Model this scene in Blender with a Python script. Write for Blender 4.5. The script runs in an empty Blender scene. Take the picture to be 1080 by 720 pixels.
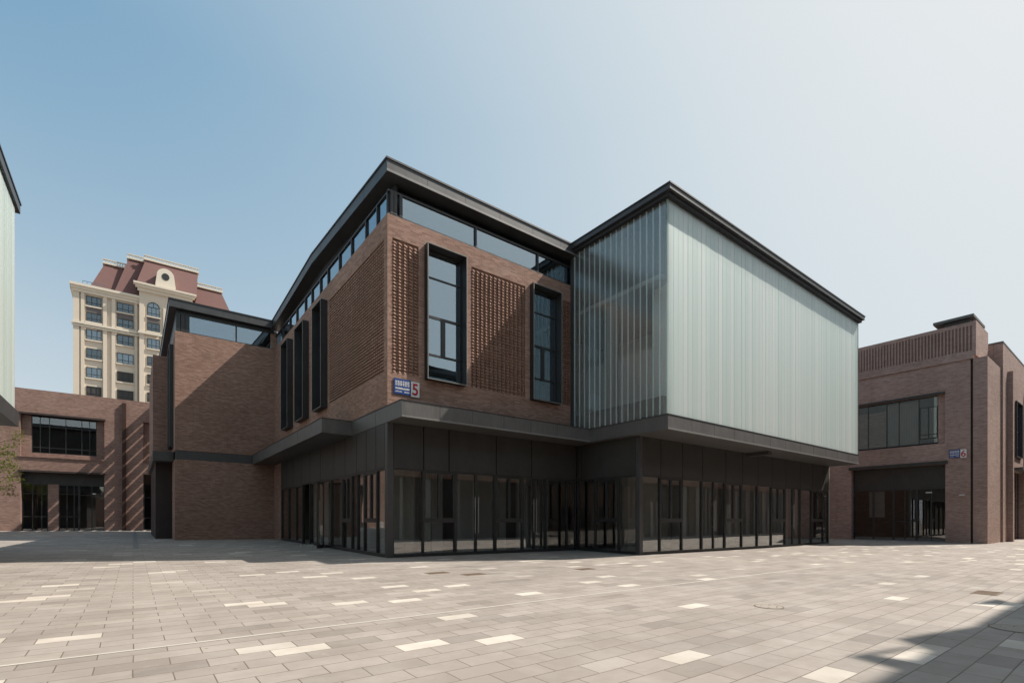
import bpy, bmesh, math, random
from mathutils import Vector
random.seed(7)
S = bpy.context.scene
COL = S.collection

# ------------------------------------------------------------------ camera, sky, sun, exposure
cam_d = bpy.data.cameras.new('camera')
cam = bpy.data.objects.new('camera', cam_d)
COL.objects.link(cam)
cam.location = (0, 0, 1.4)
cam.rotation_euler = (math.radians(90), 0, -math.atan2(.608, .794))
cam_d.sensor_width = 36.0
cam_d.lens = 522.0 / 1080.0 * 36.0
cam_d.shift_y = (548.0 - 360.0) / 1080.0
cam_d.clip_start = 0.05
cam_d.clip_end = 3000
S.camera = cam

SUN = Vector((.80, -.305, 1.0)).normalized()          # towards the sun
EL = math.asin(SUN.z)
W = bpy.data.worlds.new('World')
S.world = W
W.use_nodes = True
wn = W.node_tree
wn.nodes.clear()
sky = wn.nodes.new('ShaderNodeTexSky')
sky.sky_type = 'NISHITA'
sky.sun_disc = False
sky.sun_elevation = EL
sky.sun_rotation = math.atan2(SUN.x, SUN.y)
sky.altitude = 0
sky.air_density = 1.4
sky.dust_density = 4.5
sky.ozone_density = 1.6
bg = wn.nodes.new('ShaderNodeBackground')
bg.inputs['Strength'].default_value = 0.15
wo = wn.nodes.new('ShaderNodeOutputWorld')
# thick bright haze evens the sky out: each channel is compressed on its own
sp_ = wn.nodes.new('ShaderNodeSeparateColor'); cb_ = wn.nodes.new('ShaderNodeCombineColor')
wn.links.new(sky.outputs[0], sp_.inputs[0])
for ch, (gam, gain, top) in enumerate(((.40, .45, 2.30), (.30, .86, 2.38), (.17, 1.30, 2.46))):
    last = sp_.outputs[ch]
    for op, v in (('POWER', gam), ('MULTIPLY', gain), ('MINIMUM', top)):
        mn = wn.nodes.new('ShaderNodeMath'); mn.operation = op; mn.inputs[1].default_value = v
        wn.links.new(last, mn.inputs[0]); last = mn.outputs[0]
    wn.links.new(last, cb_.inputs[ch])
# and whitens the sky towards the sun and towards the horizon
def wm(op, a, b=None, clamp=False):
    nd = wn.nodes.new('ShaderNodeMath'); nd.operation = op; nd.use_clamp = clamp
    for i, x in enumerate((a, b)):
        if x is None: continue
        if isinstance(x, (int, float)): nd.inputs[i].default_value = x
        else: wn.links.new(x, nd.inputs[i])
    return nd.outputs[0]
tc_ = wn.nodes.new('ShaderNodeTexCoord')
dt_ = wn.nodes.new('ShaderNodeVectorMath'); dt_.operation = 'DOT_PRODUCT'; dt_.inputs[1].default_value = tuple(SUN)
wn.links.new(tc_.outputs['Generated'], dt_.inputs[0])
sx_ = wn.nodes.new('ShaderNodeSeparateXYZ'); wn.links.new(tc_.outputs['Generated'], sx_.inputs[0])
c0 = wm('MAXIMUM', dt_.outputs['Value'], 0.0)
cb0 = wm('MAXIMUM', wm('MULTIPLY', dt_.outputs['Value'], -1.0), 0.0)
fs = wm('ADD', wm('MULTIPLY', wm('POWER', c0, 2.0), 1.15), wm('MULTIPLY', cb0, .75), True)
fe = wm('MULTIPLY', wm('SUBTRACT', 1.0, wm('DIVIDE', wm('MAXIMUM', sx_.outputs[2], 0.0), .62), True), .75)
fac = wm('SUBTRACT', 1.0, wm('MULTIPLY', wm('SUBTRACT', 1.0, fs), wm('SUBTRACT', 1.0, fe)), True)
hz_ = wn.nodes.new('ShaderNodeMix'); hz_.data_type = 'RGBA'
wn.links.new(fac, hz_.inputs[0]); wn.links.new(cb_.outputs[0], hz_.inputs[6])
hz_.inputs[7].default_value = (2.34, 2.41, 2.46, 1)
wn.links.new(hz_.outputs[2], bg.inputs[0])
wn.links.new(bg.outputs[0], wo.inputs[0])

sd = bpy.data.lights.new('sun', 'SUN')
sd.energy = 2.75
sd.angle = math.radians(0.53)
sd.color = (1.0, .925, .83)
so = bpy.data.objects.new('sun', sd)
so.rotation_euler = SUN.to_track_quat('Z', 'Y').to_euler()
so.location = SUN * 200
COL.objects.link(so)

S.view_settings.view_transform = 'Standard'
S.view_settings.look = 'None'
S.view_settings.exposure = 1.2
S.view_settings.gamma = 1.0
S.view_settings.use_curve_mapping = False
S.render.engine = 'CYCLES'
S.cycles.transparent_max_bounces = 24
S.cycles.max_bounces = 10
S.cycles.caustics_reflective = False
S.cycles.caustics_refractive = False

# ------------------------------------------------------------------ materials
class NT:
    def __init__(s, name):
        s.m = bpy.data.materials.new(name)
        s.m.use_nodes = True
        s.t = s.m.node_tree
        s.t.nodes.clear()
        s.out = s.t.nodes.new('ShaderNodeOutputMaterial')
    def n(s, typ, **kw):
        nd = s.t.nodes.new('ShaderNode' + typ)
        for k, v in kw.items():
            if k.startswith('i_'):
                key = k[2:].replace('_', ' ')
                nd.inputs[key].default_value = v
            else:
                setattr(nd, k, v)
        return nd
    def l(s, a, b):
        s.t.links.new(a, b)
    def math(s, op, a, b=None, clamp=False):
        nd = s.t.nodes.new('ShaderNodeMath')
        nd.operation = op
        nd.use_clamp = clamp
        for i, x in enumerate((a, b)):
            if x is None:
                continue
            if isinstance(x, (int, float)):
                nd.inputs[i].default_value = x
            else:
                s.l(x, nd.inputs[i])
        return nd.outputs[0]
    def mix(s, fac, a, b, typ='MIX'):
        nd = s.t.nodes.new('ShaderNodeMix')
        nd.data_type = 'RGBA'
        nd.blend_type = typ
        for sock, x in ((nd.inputs[0], fac), (nd.inputs[6], a), (nd.inputs[7], b)):
            if isinstance(x, (int, float)):
                sock.default_value = x
            elif isinstance(x, tuple):
                sock.default_value = x if len(x) == 4 else (*x, 1)
            else:
                s.l(x, sock)
        return nd.outputs[2]
    def ramp(s, fac, *stops, interp='LINEAR'):
        nd = s.t.nodes.new('ShaderNodeValToRGB')
        nd.color_ramp.interpolation = interp
        el = nd.color_ramp.elements
        while len(el) < len(stops):
            el.new(0.5)
        for e, (p, c) in zip(el, stops):
            e.position = p
            e.color = c if len(c) == 4 else (*c, 1)
        s.l(fac, nd.inputs[0])
        return nd.outputs[0]
    def noise(s, vec, scale, detail=4, rough=.6, dim='3D'):
        nd = s.n('TexNoise', i_Scale=scale, i_Detail=detail, i_Roughness=rough)
        if vec is not None:
            s.l(vec, nd.inputs['Vector'])
        return nd.outputs[0]
    def obj(s):
        return s.n('TexCoord').outputs['Object']
    def uv(s):
        return s.n('UVMap').outputs[0]
    def mapv(s, vec, scale=(1, 1, 1), loc=(0, 0, 0), rot=(0, 0, 0)):
        nd = s.n('Mapping')
        nd.inputs['Scale'].default_value = scale
        nd.inputs['Location'].default_value = loc
        nd.inputs['Rotation'].default_value = rot
        s.l(vec, nd.inputs['Vector'])
        return nd.outputs[0]
    def bump(s, h, strength=.3, dist=.01):
        nd = s.n('Bump', i_Strength=strength, i_Distance=dist)
        s.l(h, nd.inputs['Height'])
        return nd.outputs[0]
    def surf(s, color, rough=.6, metal=0.0, normal=None, spec=.5):
        p = s.n('BsdfPrincipled')
        for k, x in (('Base Color', color), ('Roughness', rough), ('Metallic', metal), ('Specular IOR Level', spec)):
            if isinstance(x, (int, float)):
                p.inputs[k].default_value = x
            elif isinstance(x, tuple):
                p.inputs[k].default_value = x if len(x) == 4 else (*x, 1)
            else:
                s.l(x, p.inputs[k])
        if normal is not None:
            s.l(normal, p.inputs['Normal'])
        s.l(p.outputs[0], s.out.inputs[0])
        return s.m

def brick_mat(name, dark, light, mortar, patch=.35):
    k = NT(name)
    uv = k.uv()
    b = k.n('TexBrick', offset=.5, offset_frequency=2)
    b.inputs['Scale'].default_value = 1.0
    b.inputs['Mortar Size'].default_value = .0045
    b.inputs['Mortar Smooth'].default_value = .3
    b.inputs['Bias'].default_value = 0.0
    b.inputs['Brick Width'].default_value = .245
    b.inputs['Row Height'].default_value = .063
    b.inputs['Color1'].default_value = (0, 0, 0, 1)
    b.inputs['Color2'].default_value = (1, 1, 1, 1)
    b.inputs['Mortar'].default_value = (.5, .5, .5, 1)
    k.l(uv, b.inputs['Vector'])
    mid = tuple((a + c) / 2 for a, c in zip(dark, light))
    c = k.ramp(b.outputs['Color'], (0, tuple(x * .82 for x in dark)), (.3, dark), (.6, mid), (.85, light), (1, tuple(min(.62, x * 1.12) for x in light)))
    # courses fired a little differently: long horizontal streaks and broad cloudy variation
    st = k.noise(k.mapv(uv, (.16, 4.0, 1)), 1.6, 5, .65)
    c = k.mix(k.ramp(st, (.35, (0, 0, 0)), (.7, (1, 1, 1))), k.mix(1.0, c, (.87, .85, .84), 'MULTIPLY'), c)
    cl = k.noise(k.mapv(uv, (1, 1, 1)), .22, 5, .6)
    c = k.mix(k.ramp(cl, (.38, (0, 0, 0)), (.66, (1, 1, 1))), k.mix(1.0, c, (1.0 - patch * .6, 1.0 - patch * .65, 1.0 - patch * .68), 'MULTIPLY'), c)
    c = k.mix(b.outputs['Fac'], c, mortar)
    bloom = k.noise(k.mapv(uv, (.5, 1.2, 1), loc=(7, 3, 0)), .55, 7, .74)
    c = k.mix(k.ramp(bloom, (.58, (0, 0, 0)), (.80, (.32, .32, .32))), c, (.42, .36, .32))
    drip = k.noise(k.mapv(uv, (2.2, .16, 1)), 1.0, 6, .7)
    c = k.mix(k.ramp(drip, (.54, (0, 0, 0)), (.74, (.5, .5, .5))), c, k.mix(1.0, c, (.72, .70, .70), 'MULTIPLY'))
    fine = k.noise(k.mapv(uv, (1, 1, 1)), 60, 3, .7)
    c = k.mix(.25, c, k.mix(fine, (.6, .6, .6), (1.3, 1.3, 1.3)), 'MULTIPLY')
    h = k.math('SUBTRACT', k.math('MULTIPLY', fine, .4), b.outputs['Fac'])
    return k.surf(c, .88, 0, k.bump(h, .55, .012), .25)

def metal_mat(name, col, rough=.42, spec=.5, dust=.35):
    k = NT(name)
    o = k.obj()
    n1 = k.noise(o, 1.3, 5, .6)
    n2 = k.noise(k.mapv(o, (9, 9, .8)), 2.0, 4, .6)
    c = k.mix(k.ramp(n1, (.35, (0, 0, 0)), (.75, (1, 1, 1))), col, tuple(min(1, x * 1.0 + .035 * dust) for x in col))
    c = k.mix(k.math('MULTIPLY', k.ramp(n2, (.5, (0, 0, 0)), (.8, (1, 1, 1))), dust), c, tuple(x * 1.5 + .012 for x in col))
    n3 = k.noise(k.mapv(o, (3.0, 3.0, .25)), 3.0, 5, .7)
    c = k.mix(k.math('MULTIPLY', k.ramp(n3, (.52, (0, 0, 0)), (.72, (1, 1, 1))), dust * .9), c, tuple(x * .6 for x in col))
    r = k.math('ADD', k.math('MULTIPLY', n1, .25), rough - .1)
    return k.surf(c, r, 0.0, k.bump(n1, .05, .02), spec)

def glass_mat(name, base, tint, rough=0.0, k5=.75, rcol=(1, 1, 1), wav=.0):
    k = NT(name)
    lw = k.n('LayerWeight', i_Blend=.5)
    f = k.math('POWER', lw.outputs['Facing'], 3.5)
    fac = k.math('ADD', k.math('MULTIPLY', f, k5), base, True)
    tr = k.n('BsdfTransparent')
    tr.inputs[0].default_value = (*tint, 1)
    gl = k.n('BsdfGlossy', i_Roughness=rough)
    gl.inputs[0].default_value = (*rcol, 1)
    if wav:
        k.l(k.bump(k.noise(k.obj(), .9, 2, .4), wav, .05), gl.inputs['Normal'])
    mx = k.n('MixShader')
    k.l(fac, mx.inputs[0]); k.l(tr.outputs[0], mx.inputs[1]); k.l(gl.outputs[0], mx.inputs[2])
    k.l(mx.outputs[0], k.out.inputs[0])
    return k.m

def channel_mat(name, clear=.97, sheen=.035, rough=.34):
    # cast channel glass: mostly clear but slightly milky, with a broad soft sheen
    k = NT(name)
    uv = k.uv()
    sep = k.n('SeparateXYZ'); k.l(uv, sep.inputs[0])
    idx = k.math('FLOOR', k.math('DIVIDE', sep.outputs[0], .33))
    wnz = k.n('TexWhiteNoise', noise_dimensions='1D'); k.l(idx, wnz.inputs['W'])
    rnd = wnz.outputs[0]
    streak = k.noise(k.mapv(uv, (14, .25, 1)), 1.0, 4, .6)
    tint = k.mix(rnd, (.78, .87, .85), (.92, .95, .94))
    dif = k.n('BsdfDiffuse'); k.l(tint, dif.inputs[0])
    trl = k.n('BsdfTranslucent'); k.l(tint, trl.inputs[0])
    tr = k.n('BsdfTransparent'); k.l(k.mix(rnd, (.965, .985, .982), (.99, .997, .995)), tr.inputs[0])
    gl = k.n('BsdfGlossy', i_Roughness=rough); gl.inputs[0].default_value = (.93, 1.0, .98, 1)
    k.l(k.bump(k.noise(k.mapv(uv, (22, 1.2, 1)), 1.0, 3, .6), .2, .02), gl.inputs['Normal'])
    m1 = k.n('MixShader', i_Fac=.4); k.l(dif.outputs[0], m1.inputs[1]); k.l(trl.outputs[0], m1.inputs[2])
    m2 = k.n('MixShader'); k.l(m1.outputs[0], m2.inputs[1]); k.l(tr.outputs[0], m2.inputs[2])
    k.l(k.math('SUBTRACT', clear, k.math('ADD', k.math('MULTIPLY', rnd, .05), k.math('MULTIPLY', streak, .10))), m2.inputs[0])
    lw = k.n('LayerWeight', i_Blend=.5)
    f = k.math('ADD', k.math('MULTIPLY', k.math('POWER', lw.outputs['Facing'], 3.0), .12), sheen, True)
    m3 = k.n('MixShader'); k.l(f, m3.inputs[0]); k.l(m2.outputs[0], m3.inputs[1]); k.l(gl.outputs[0], m3.inputs[2])
    k.l(m3.outputs[0], k.out.inputs[0])
    return k.m

def backing_mat(name, col):
    # pale translucent sheet added behind the channel glass to make it brighter
    k = NT(name)
    n1 = k.noise(k.mapv(k.uv(), (.5, .12, 1)), 1.0, 4, .6)
    c = k.mix(n1, tuple(x * .93 for x in col), tuple(min(1, x * 1.05) for x in col))
    d = k.n('BsdfDiffuse'); k.l(c, d.inputs[0]); t = k.n('BsdfTranslucent'); k.l(c, t.inputs[0])
    m = k.n('MixShader', i_Fac=.06); k.l(d.outputs[0], m.inputs[1]); k.l(t.outputs[0], m.inputs[2])
    k.l(m.outputs[0], k.out.inputs[0])
    return k.m

def plain_mat(name, col, rough=.7, var=.15, scale=1.5, spec=.4):
    k = NT(name)
    n1 = k.noise(k.obj(), scale, 5, .65)
    n2 = k.noise(k.obj(), scale * 14, 3, .6)
    c = k.mix(n1, tuple(x * (1 - var) for x in col), tuple(min(1, x * (1 + var)) for x in col))
    return k.surf(c, rough, 0, k.bump(n2, .15, .01), spec)

def paver_mat(name):
    k = NT(name)
    uv = k.uv()
    b = k.n('TexBrick', offset=.5, offset_frequency=2)
    for kk, v in (('Scale', 1.0), ('Mortar Size', .0062), ('Mortar Smooth', .25), ('Bias', 0.0), ('Brick Width', .6), ('Row Height', .3)):
        b.inputs[kk].default_value = v
    b.inputs['Color1'].default_value = (0, 0, 0, 1)
    b.inputs['Color2'].default_value = (1, 1, 1, 1)
    b.inputs['Mortar'].default_value = (.4, .4, .4, 1)
    wob = k.noise(uv, .8, 2, .5)
    vec = k.n('VectorMath', operation='ADD')
    sc = k.n('CombineXYZ')
    k.l(k.math('MULTIPLY', k.math('SUBTRACT', wob, .5), .03), sc.inputs[0])
    k.l(k.math('MULTIPLY', k.math('SUBTRACT', wob, .5), .02), sc.inputs[1])
    k.l(uv, vec.inputs[0]); k.l(sc.outputs[0], vec.inputs[1])
    k.l(vec.outputs[0], b.inputs['Vector'])
    rnd = b.outputs['Color']
    c = k.ramp(rnd, (0, (.300, .264, .236)), (.10, (.350, .312, .278)), (.5, (.385, .342, .306)), (.85, (.405, .360, .322)),
               (.952, (.43, .385, .345)), (.964, (.60, .545, .475)), (1, (.68, .62, .55)))
    big = k.noise(uv, .13, 6, .62)
    c = k.mix(k.ramp(big, (.35, (0, 0, 0)), (.68, (1, 1, 1))), k.mix(1.0, c, (.80, .80, .81), 'MULTIPLY'), c)
    st = k.noise(k.mapv(uv, (1, 1, 1)), .9, 6, .7)
    c = k.mix(k.ramp(st, (.42, (0, 0, 0)), (.62, (1, 1, 1))), k.mix(1.0, c, (.84, .825, .81), 'MULTIPLY'), c)
    spots = k.noise(uv, 2.6, 5, .7)
    c = k.mix(k.ramp(spots, (.66, (0, 0, 0)), (.80, (.8, .8, .8))), c, (.22, .185, .15))
    dusty = k.noise(uv, 3.4, 5, .7)
    c = k.mix(k.ramp(dusty, (.62, (0, 0, 0)), (.85, (.55, .55, .55))), c, (.48, .435, .385))
    # scuffs, drips and faint wheel tracks
    tr = k.noise(k.mapv(uv, (.5, 3.5, 1), rot=(0, 0, .5)), .7, 6, .72)
    c = k.mix(k.ramp(tr, (.55, (0, 0, 0)), (.72, (.6, .6, .6))), c, k.mix(1.0, c, (.78, .77, .76), 'MULTIPLY'))
    gum = k.n('TexVoronoi', feature='F1', i_Scale=1.7); k.l(uv, gum.inputs['Vector'])
    c = k.mix(k.ramp(gum.outputs['Distance'], (.020, (.75, .75, .75)), (.045, (0, 0, 0))), c, (.15, .135, .12))
    grain = k.noise(uv, 120, 3, .7)
    c = k.mix(.22, c, k.mix(grain, (.65, .65, .65), (1.35, 1.35, 1.35)), 'MULTIPLY')
    joint = k.math('MULTIPLY', b.outputs['Fac'], k.math('ADD', .5, k.noise(uv, 1.1, 3, .6)), True)
    c = k.mix(joint, c, k.mix(k.noise(uv, .6, 3), (.07, .058, .048), (.22, .18, .145)))
    h = k.math('SUBTRACT', k.math('ADD', k.math('MULTIPLY', grain, .12), k.math('MULTIPLY', rnd, .25)), b.outputs['Fac'])
    return k.surf(c, .82, 0, k.bump(h, .5, .006), .3)

M = {}
M['brick'] = brick_mat('brown_brick', (.350, .214, .164), (.430, .278, .220), (.345, .24, .19))
M['brick_far'] = brick_mat('red_brown_brick', (.300, .192, .158), (.365, .242, .202), (.28, .20, .168))
M['brick_g'] = brick_mat('mauve_brown_brick', (.410, .284, .242), (.475, .340, .296), (.39, .29, .25))
M['metal'] = metal_mat('charcoal_metal', (.050, .048, .048))
M['fascia'] = metal_mat('grey_fascia_metal', (.038, .039, .041), .42, .5, .6)
M['clad'] = metal_mat('charcoal_cladding', (.036, .033, .030), .5, .4, .4)
M['cap'] = metal_mat('black_edge_metal', (.018, .018, .020), .5)
M['bronze'] = metal_mat('dark_bronze_panel', (.040, .029, .026), .55, .3)
M['mullion'] = metal_mat('window_metal', (.022, .022, .022), .4)
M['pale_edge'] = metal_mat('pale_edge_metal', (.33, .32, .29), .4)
M['glass'] = glass_mat('shopfront_glass', .15, (.81, .815, .805), 0.0, .7, (1, 1, 1), .012)
M['glass_up'] = glass_mat('coated_window_glass', .36, (.42, .50, .52), 0.0, .5, (.80, .92, 1.0), .02)
M['glass_far'] = glass_mat('distant_window_glass', .30, (.4, .45, .47), 0.0, .6, (.85, .95, 1.0))
M['glass_mid'] = glass_mat('dull_window_glass', .17, (.4, .44, .45), 0.0, .6, (.85, .95, 1.0))
M['channel'] = channel_mat('channel_glass', .97, .095, .16)
M['channel_soft'] = channel_mat('soft_channel_glass', .62, .06, .4)  # same glass, made paler to brighten the box at the left edge
M['flange_edge'] = plain_mat('thick_glass_edge', (.66, .76, .74), .3, .08)
M['channel_lit'] = channel_mat('lit_side_channel_glass', .60, .13, .50)  # same glass as the side wall; extra brightness of the sunlit front mixed in
fk = NT('channel_glass_edge')
fd = fk.n('BsdfDiffuse'); fd.inputs[0].default_value = (.62, .72, .70, 1); ft = fk.n('BsdfTranslucent'); ft.inputs[0].default_value = (.70, .80, .78, 1)
fm = fk.n('MixShader', i_Fac=.5); fk.l(fd.outputs[0], fm.inputs[1]); fk.l(ft.outputs[0], fm.inputs[2])
ftr = fk.n('BsdfTransparent'); ftr.inputs[0].default_value = (.9, .96, .95, 1); fm2 = fk.n('MixShader', i_Fac=.35); fk.l(fm.outputs[0], fm2.inputs[1]); fk.l(ftr.outputs[0], fm2.inputs[2])
fk.l(fm2.outputs[0], fk.out.inputs[0]); M['flange'] = fk.m
M['band'] = metal_mat('canopy_band_metal', (.088, .084, .081), .42, .5, .6)
M['lip'] = metal_mat('pale_drip_edge', (.17, .165, .16), .4, .5, .5)
M['bright_backing_green'] = backing_mat('added_grey_green_backing', (.40, .45, .36))
M['bright_backing'] = backing_mat('added_white_backing', (.95, .945, .935))
M['box_metal'] = metal_mat('black_window_box', (.022, .022, .024), .42, .5, .3)
M['rust'] = metal_mat('rust_brown_steel', (.050, .027, .020), .7, .2, .2)
M['inside'] = plain_mat('interior_plaster', (.34, .33, .31), .8)
M['inside_dark'] = plain_mat('interior_dark', (.055, .055, .054), .8)
M['reflected_end'] = plain_mat('reflected_end_tint', (.085, .105, .115), .5)  # unseen end wall, coloured to tint the reflection in the right building's window
M['panel_grey'] = plain_mat('pale_grey_panel', (.22, .215, .20), .6)
M['inside_white'] = plain_mat('interior_white', (.66, .65, .62), .7)
M['curtain'] = plain_mat('pale_curtain', (.34, .34, .31), .9, .25)
M['concrete'] = plain_mat('interior_floor_concrete', (.24, .235, .225), .6)
M['paver'] = paver_mat('grey_pavers')
M['light_stone'] = plain_mat('pale_stone_strip', (.50, .46, .41), .75)
M['drain'] = plain_mat('drain_channel_stone', (.20, .19, .18), .8)
M['iron'] = plain_mat('rusty_cast_iron', (.18, .125, .085), .8, .35, 6)
M['cover'] = plain_mat('paver_cover_concrete', (.31, .27, .235), .85, .18, 5)
M['cream'] = plain_mat('cream_render', (.62, .545, .445), .85, .06, .3)
M['cream_dark'] = plain_mat('taupe_render', (.40, .335, .265), .85, .06, .3)
M['mansard'] = plain_mat('red_mansard_tiles', (.150, .078, .070), .8, .12, 1.2)
M['trim'] = plain_mat('pale_cornice_stone', (.66, .60, .50), .8, .06, .4)
M['spandrel'] = plain_mat('taupe_spandrel', (.13, .115, .11), .6)
M['rail'] = plain_mat('blue_roof_railing', (.10, .16, .20), .5)
M['plate_blue'] = plain_mat('blue_enamel', (.020, .060, .230), .35, .06)
M['plate_white'] = plain_mat('white_enamel', (.74, .72, .70), .35, .03)
M['plate_red'] = plain_mat('red_enamel', (.46, .015, .03), .35, .05)
M['rubble'] = plain_mat('pale_rubble', (.48, .46, .43), .9, .2, 8)
M['stone_block'] = plain_mat('pale_stone_block', (.42, .40, .37), .85)
M['roof_grey'] = plain_mat('roof_membrane', (.12, .12, .12), .8)
M['bark'] = plain_mat('tree_bark', (.12, .09, .065), .9, .3, 6)
lk = NT('yellow_green_leaf')
ld = lk.n('BsdfDiffuse'); lt = lk.n('BsdfTranslucent'); lc = lk.mix(lk.noise(lk.obj(), 2.2, 3), (.085, .115, .022), (.19, .21, .045))
lk.l(lc, ld.inputs[0]); lk.l(lc, lt.inputs[0]); lm = lk.n('MixShader', i_Fac=.45); lk.l(ld.outputs[0], lm.inputs[1]); lk.l(lt.outputs[0], lm.inputs[2]); lk.l(lm.outputs[0], lk.out.inputs[0])
M['leaf'] = lk.m
M['lamp_white'] = plain_mat('white_lamp_housing', (.62, .62, .60), .4)

# ------------------------------------------------------------------ mesh helpers (all in world metres)
ROOTS = {}
def tag(o, label=None, cat=None, group=None, kind=None):
    if label: o['label'] = label
    if cat: o['category'] = cat
    if group: o['group'] = group
    if kind: o['kind'] = kind
    return o

def thing(name, label, cat, loc, group=None):
    o = bpy.data.objects.new(name, None)
    o.empty_display_size = .3
    o.location = loc
    COL.objects.link(o)
    return tag(o, label, cat, group)

def world_loc(o):
    v = Vector((0, 0, 0))
    while o is not None:
        v += o.location
        o = o.parent
    return v

class MB:
    def __init__(s):
        s.bm = bmesh.new()
    def face(s, pts):
        try:
            return s.bm.faces.new([s.bm.verts.new(p) for p in pts])
        except ValueError:
            return None
    def box(s, x0, y0, z0, x1, y1, z1):
        if x1 < x0: x0, x1 = x1, x0
        if y1 < y0: y0, y1 = y1, y0
        if z1 < z0: z0, z1 = z1, z0
        v = [s.bm.verts.new(p) for p in ((x0, y0, z0), (x1, y0, z0), (x1, y1, z0), (x0, y1, z0), (x0, y0, z1), (x1, y0, z1), (x1, y1, z1), (x0, y1, z1))]
        for q in ((3, 2, 1, 0), (4, 5, 6, 7), (0, 1, 5, 4), (1, 2, 6, 5), (2, 3, 7, 6), (3, 0, 4, 7)):
            s.bm.faces.new([v[i] for i in q])
        return s
    def hexa(s, p):
        v = [s.bm.verts.new(q) for q in p]
        for q in ((3, 2, 1, 0), (4, 5, 6, 7), (0, 1, 5, 4), (1, 2, 6, 5), (2, 3, 7, 6), (3, 0, 4, 7)):
            s.bm.faces.new([v[i] for i in q])
        return s
    def prism(s, poly, d0, d1, axis):
        # poly: list of 2D points; axis 'x': points are (y,z); axis 'y': (x,z); axis 'z': (x,y)
        def P(a, b, d):
            return {'x': (d, a, b), 'y': (a, d, b), 'z': (a, b, d)}[axis]
        a = [s.bm.verts.new(P(p, q, d0)) for p, q in poly]
        b = [s.bm.verts.new(P(p, q, d1)) for p, q in poly]
        s.bm.faces.new(a); s.bm.faces.new(list(reversed(b)))
        n = len(poly)
        for i in range(n):
            s.bm.faces.new((a[i], b[i], b[(i + 1) % n], a[(i + 1) % n]))
        return s
    def build(s, name, mat, parent=None, bevel=0, recalc=True):
        bm = s.bm
        if recalc:
            bmesh.ops.recalc_face_normals(bm, faces=bm.faces)
        uvl = bm.loops.layers.uv.new('UVMap')
        for f in bm.faces:
            n = f.normal
            ax, ay, az = abs(n.x), abs(n.y), abs(n.z)
            for lp in f.loops:
                c = lp.vert.co
                if az > ax and az > ay: lp[uvl].uv = (c.x, c.y)
                elif ax > ay: lp[uvl].uv = (c.y + .31, c.z)
                else: lp[uvl].uv = (c.x, c.z)
        off = world_loc(parent) if parent is not None else Vector((0, 0, 0))
        for v in bm.verts:
            v.co -= off
        me = bpy.data.meshes.new(name)
        bm.to_mesh(me); bm.free()
        me.materials.append(M[mat] if isinstance(mat, str) else mat)
        o = bpy.data.objects.new(name, me)
        COL.objects.link(o)
        if parent is not None: o.parent = parent
        if bevel:
            md = o.modifiers.new('bevel', 'BEVEL'); md.width = bevel; md.segments = 2; md.limit_method = 'ANGLE'
        return o

def frameX(x, sgn=-1):   # wall facing -x (sgn -1) or +x: a = y
    return lambda a, d, z: (x + sgn * d, a, z)
def frameY(y, sgn=-1):   # wall facing -y: a = x
    return lambda a, d, z: (a, y + sgn * d, z)

def fbox(mb, F, a0, a1, d0, d1, z0, z1):
    p, q = F(a0, d0, z0), F(a1, d1, z1)
    mb.box(*p, *q)

def wall(mb, F, a0, a1, z0, z1, holes, thick=.30):
    """a wall slab (outer face d=0, inner face d=-thick) with rectangular holes (a0,a1,z0,z1) and closed reveals"""
    A = sorted({a0, a1, *[h[0] for h in holes], *[h[1] for h in holes]})
    Z = sorted({z0, z1, *[h[2] for h in holes], *[h[3] for h in holes]})
    A = [a for a in A if a0 <= a <= a1]; Z = [z for z in Z if z0 <= z <= z1]
    na, nz = len(A) - 1, len(Z) - 1
    def solid(i, j):
        if i < 0 or j < 0 or i >= na or j >= nz: return False
        ca, cz = (A[i] + A[i + 1]) / 2, (Z[j] + Z[j + 1]) / 2
        return not any(h[0] < ca < h[1] and h[2] < cz < h[3] for h in holes)
    vs = {}
    def V(i, j, k):
        if (i, j, k) not in vs:
            vs[(i, j, k)] = mb.bm.verts.new(F(A[i], 0 if k == 0 else -thick, Z[j]))
        return vs[(i, j, k)]
    def fc(*q):
        mb.bm.faces.new(q)
    for i in range(na):
        for j in range(nz):
            if not solid(i, j): continue
            fc(V(i, j, 0), V(i + 1, j, 0), V(i + 1, j + 1, 0), V(i, j + 1, 0))
            fc(V(i, j + 1, 1), V(i + 1, j + 1, 1), V(i + 1, j, 1), V(i, j, 1))
            if not solid(i - 1, j): fc(V(i, j, 1), V(i, j, 0), V(i, j + 1, 0), V(i, j + 1, 1))
            if not solid(i + 1, j): fc(V(i + 1, j, 0), V(i + 1, j, 1), V(i + 1, j + 1, 1), V(i + 1, j + 1, 0))
            if not solid(i, j - 1): fc(V(i, j, 1), V(i + 1, j, 1), V(i + 1, j, 0), V(i, j, 0))
            if not solid(i, j + 1): fc(V(i, j + 1, 0), V(i + 1, j + 1, 0), V(i + 1, j + 1, 1), V(i, j + 1, 1))

# ------------------------------------------------------------------ ground
def zg(x, y):
    xx = max(-40.0, min(x, 27.0)); yy = max(-25.0, min(y, 62.0))
    return -.0072 * (xx - 7.4) + .0082 * (yy - 17.2)

gm = MB()
xs = [-900, -300, -120, -60] + list(range(-40, 61, 4)) + [90, 150, 320, 900]
ys = [-700, -250, -100, -50] + list(range(-25, 66, 4)) + [90, 150, 320, 900]
grid = [[gm.bm.verts.new((x, y, zg(x, y))) for y in ys] for x in xs]
for i in range(len(xs) - 1):
    for j in range(len(ys) - 1):
        gm.bm.faces.new((grid[i][j], grid[i + 1][j], grid[i + 1][j + 1], grid[i][j + 1]))
g = gm.build('plaza', 'paver')
tag(g, kind='structure')

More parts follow.
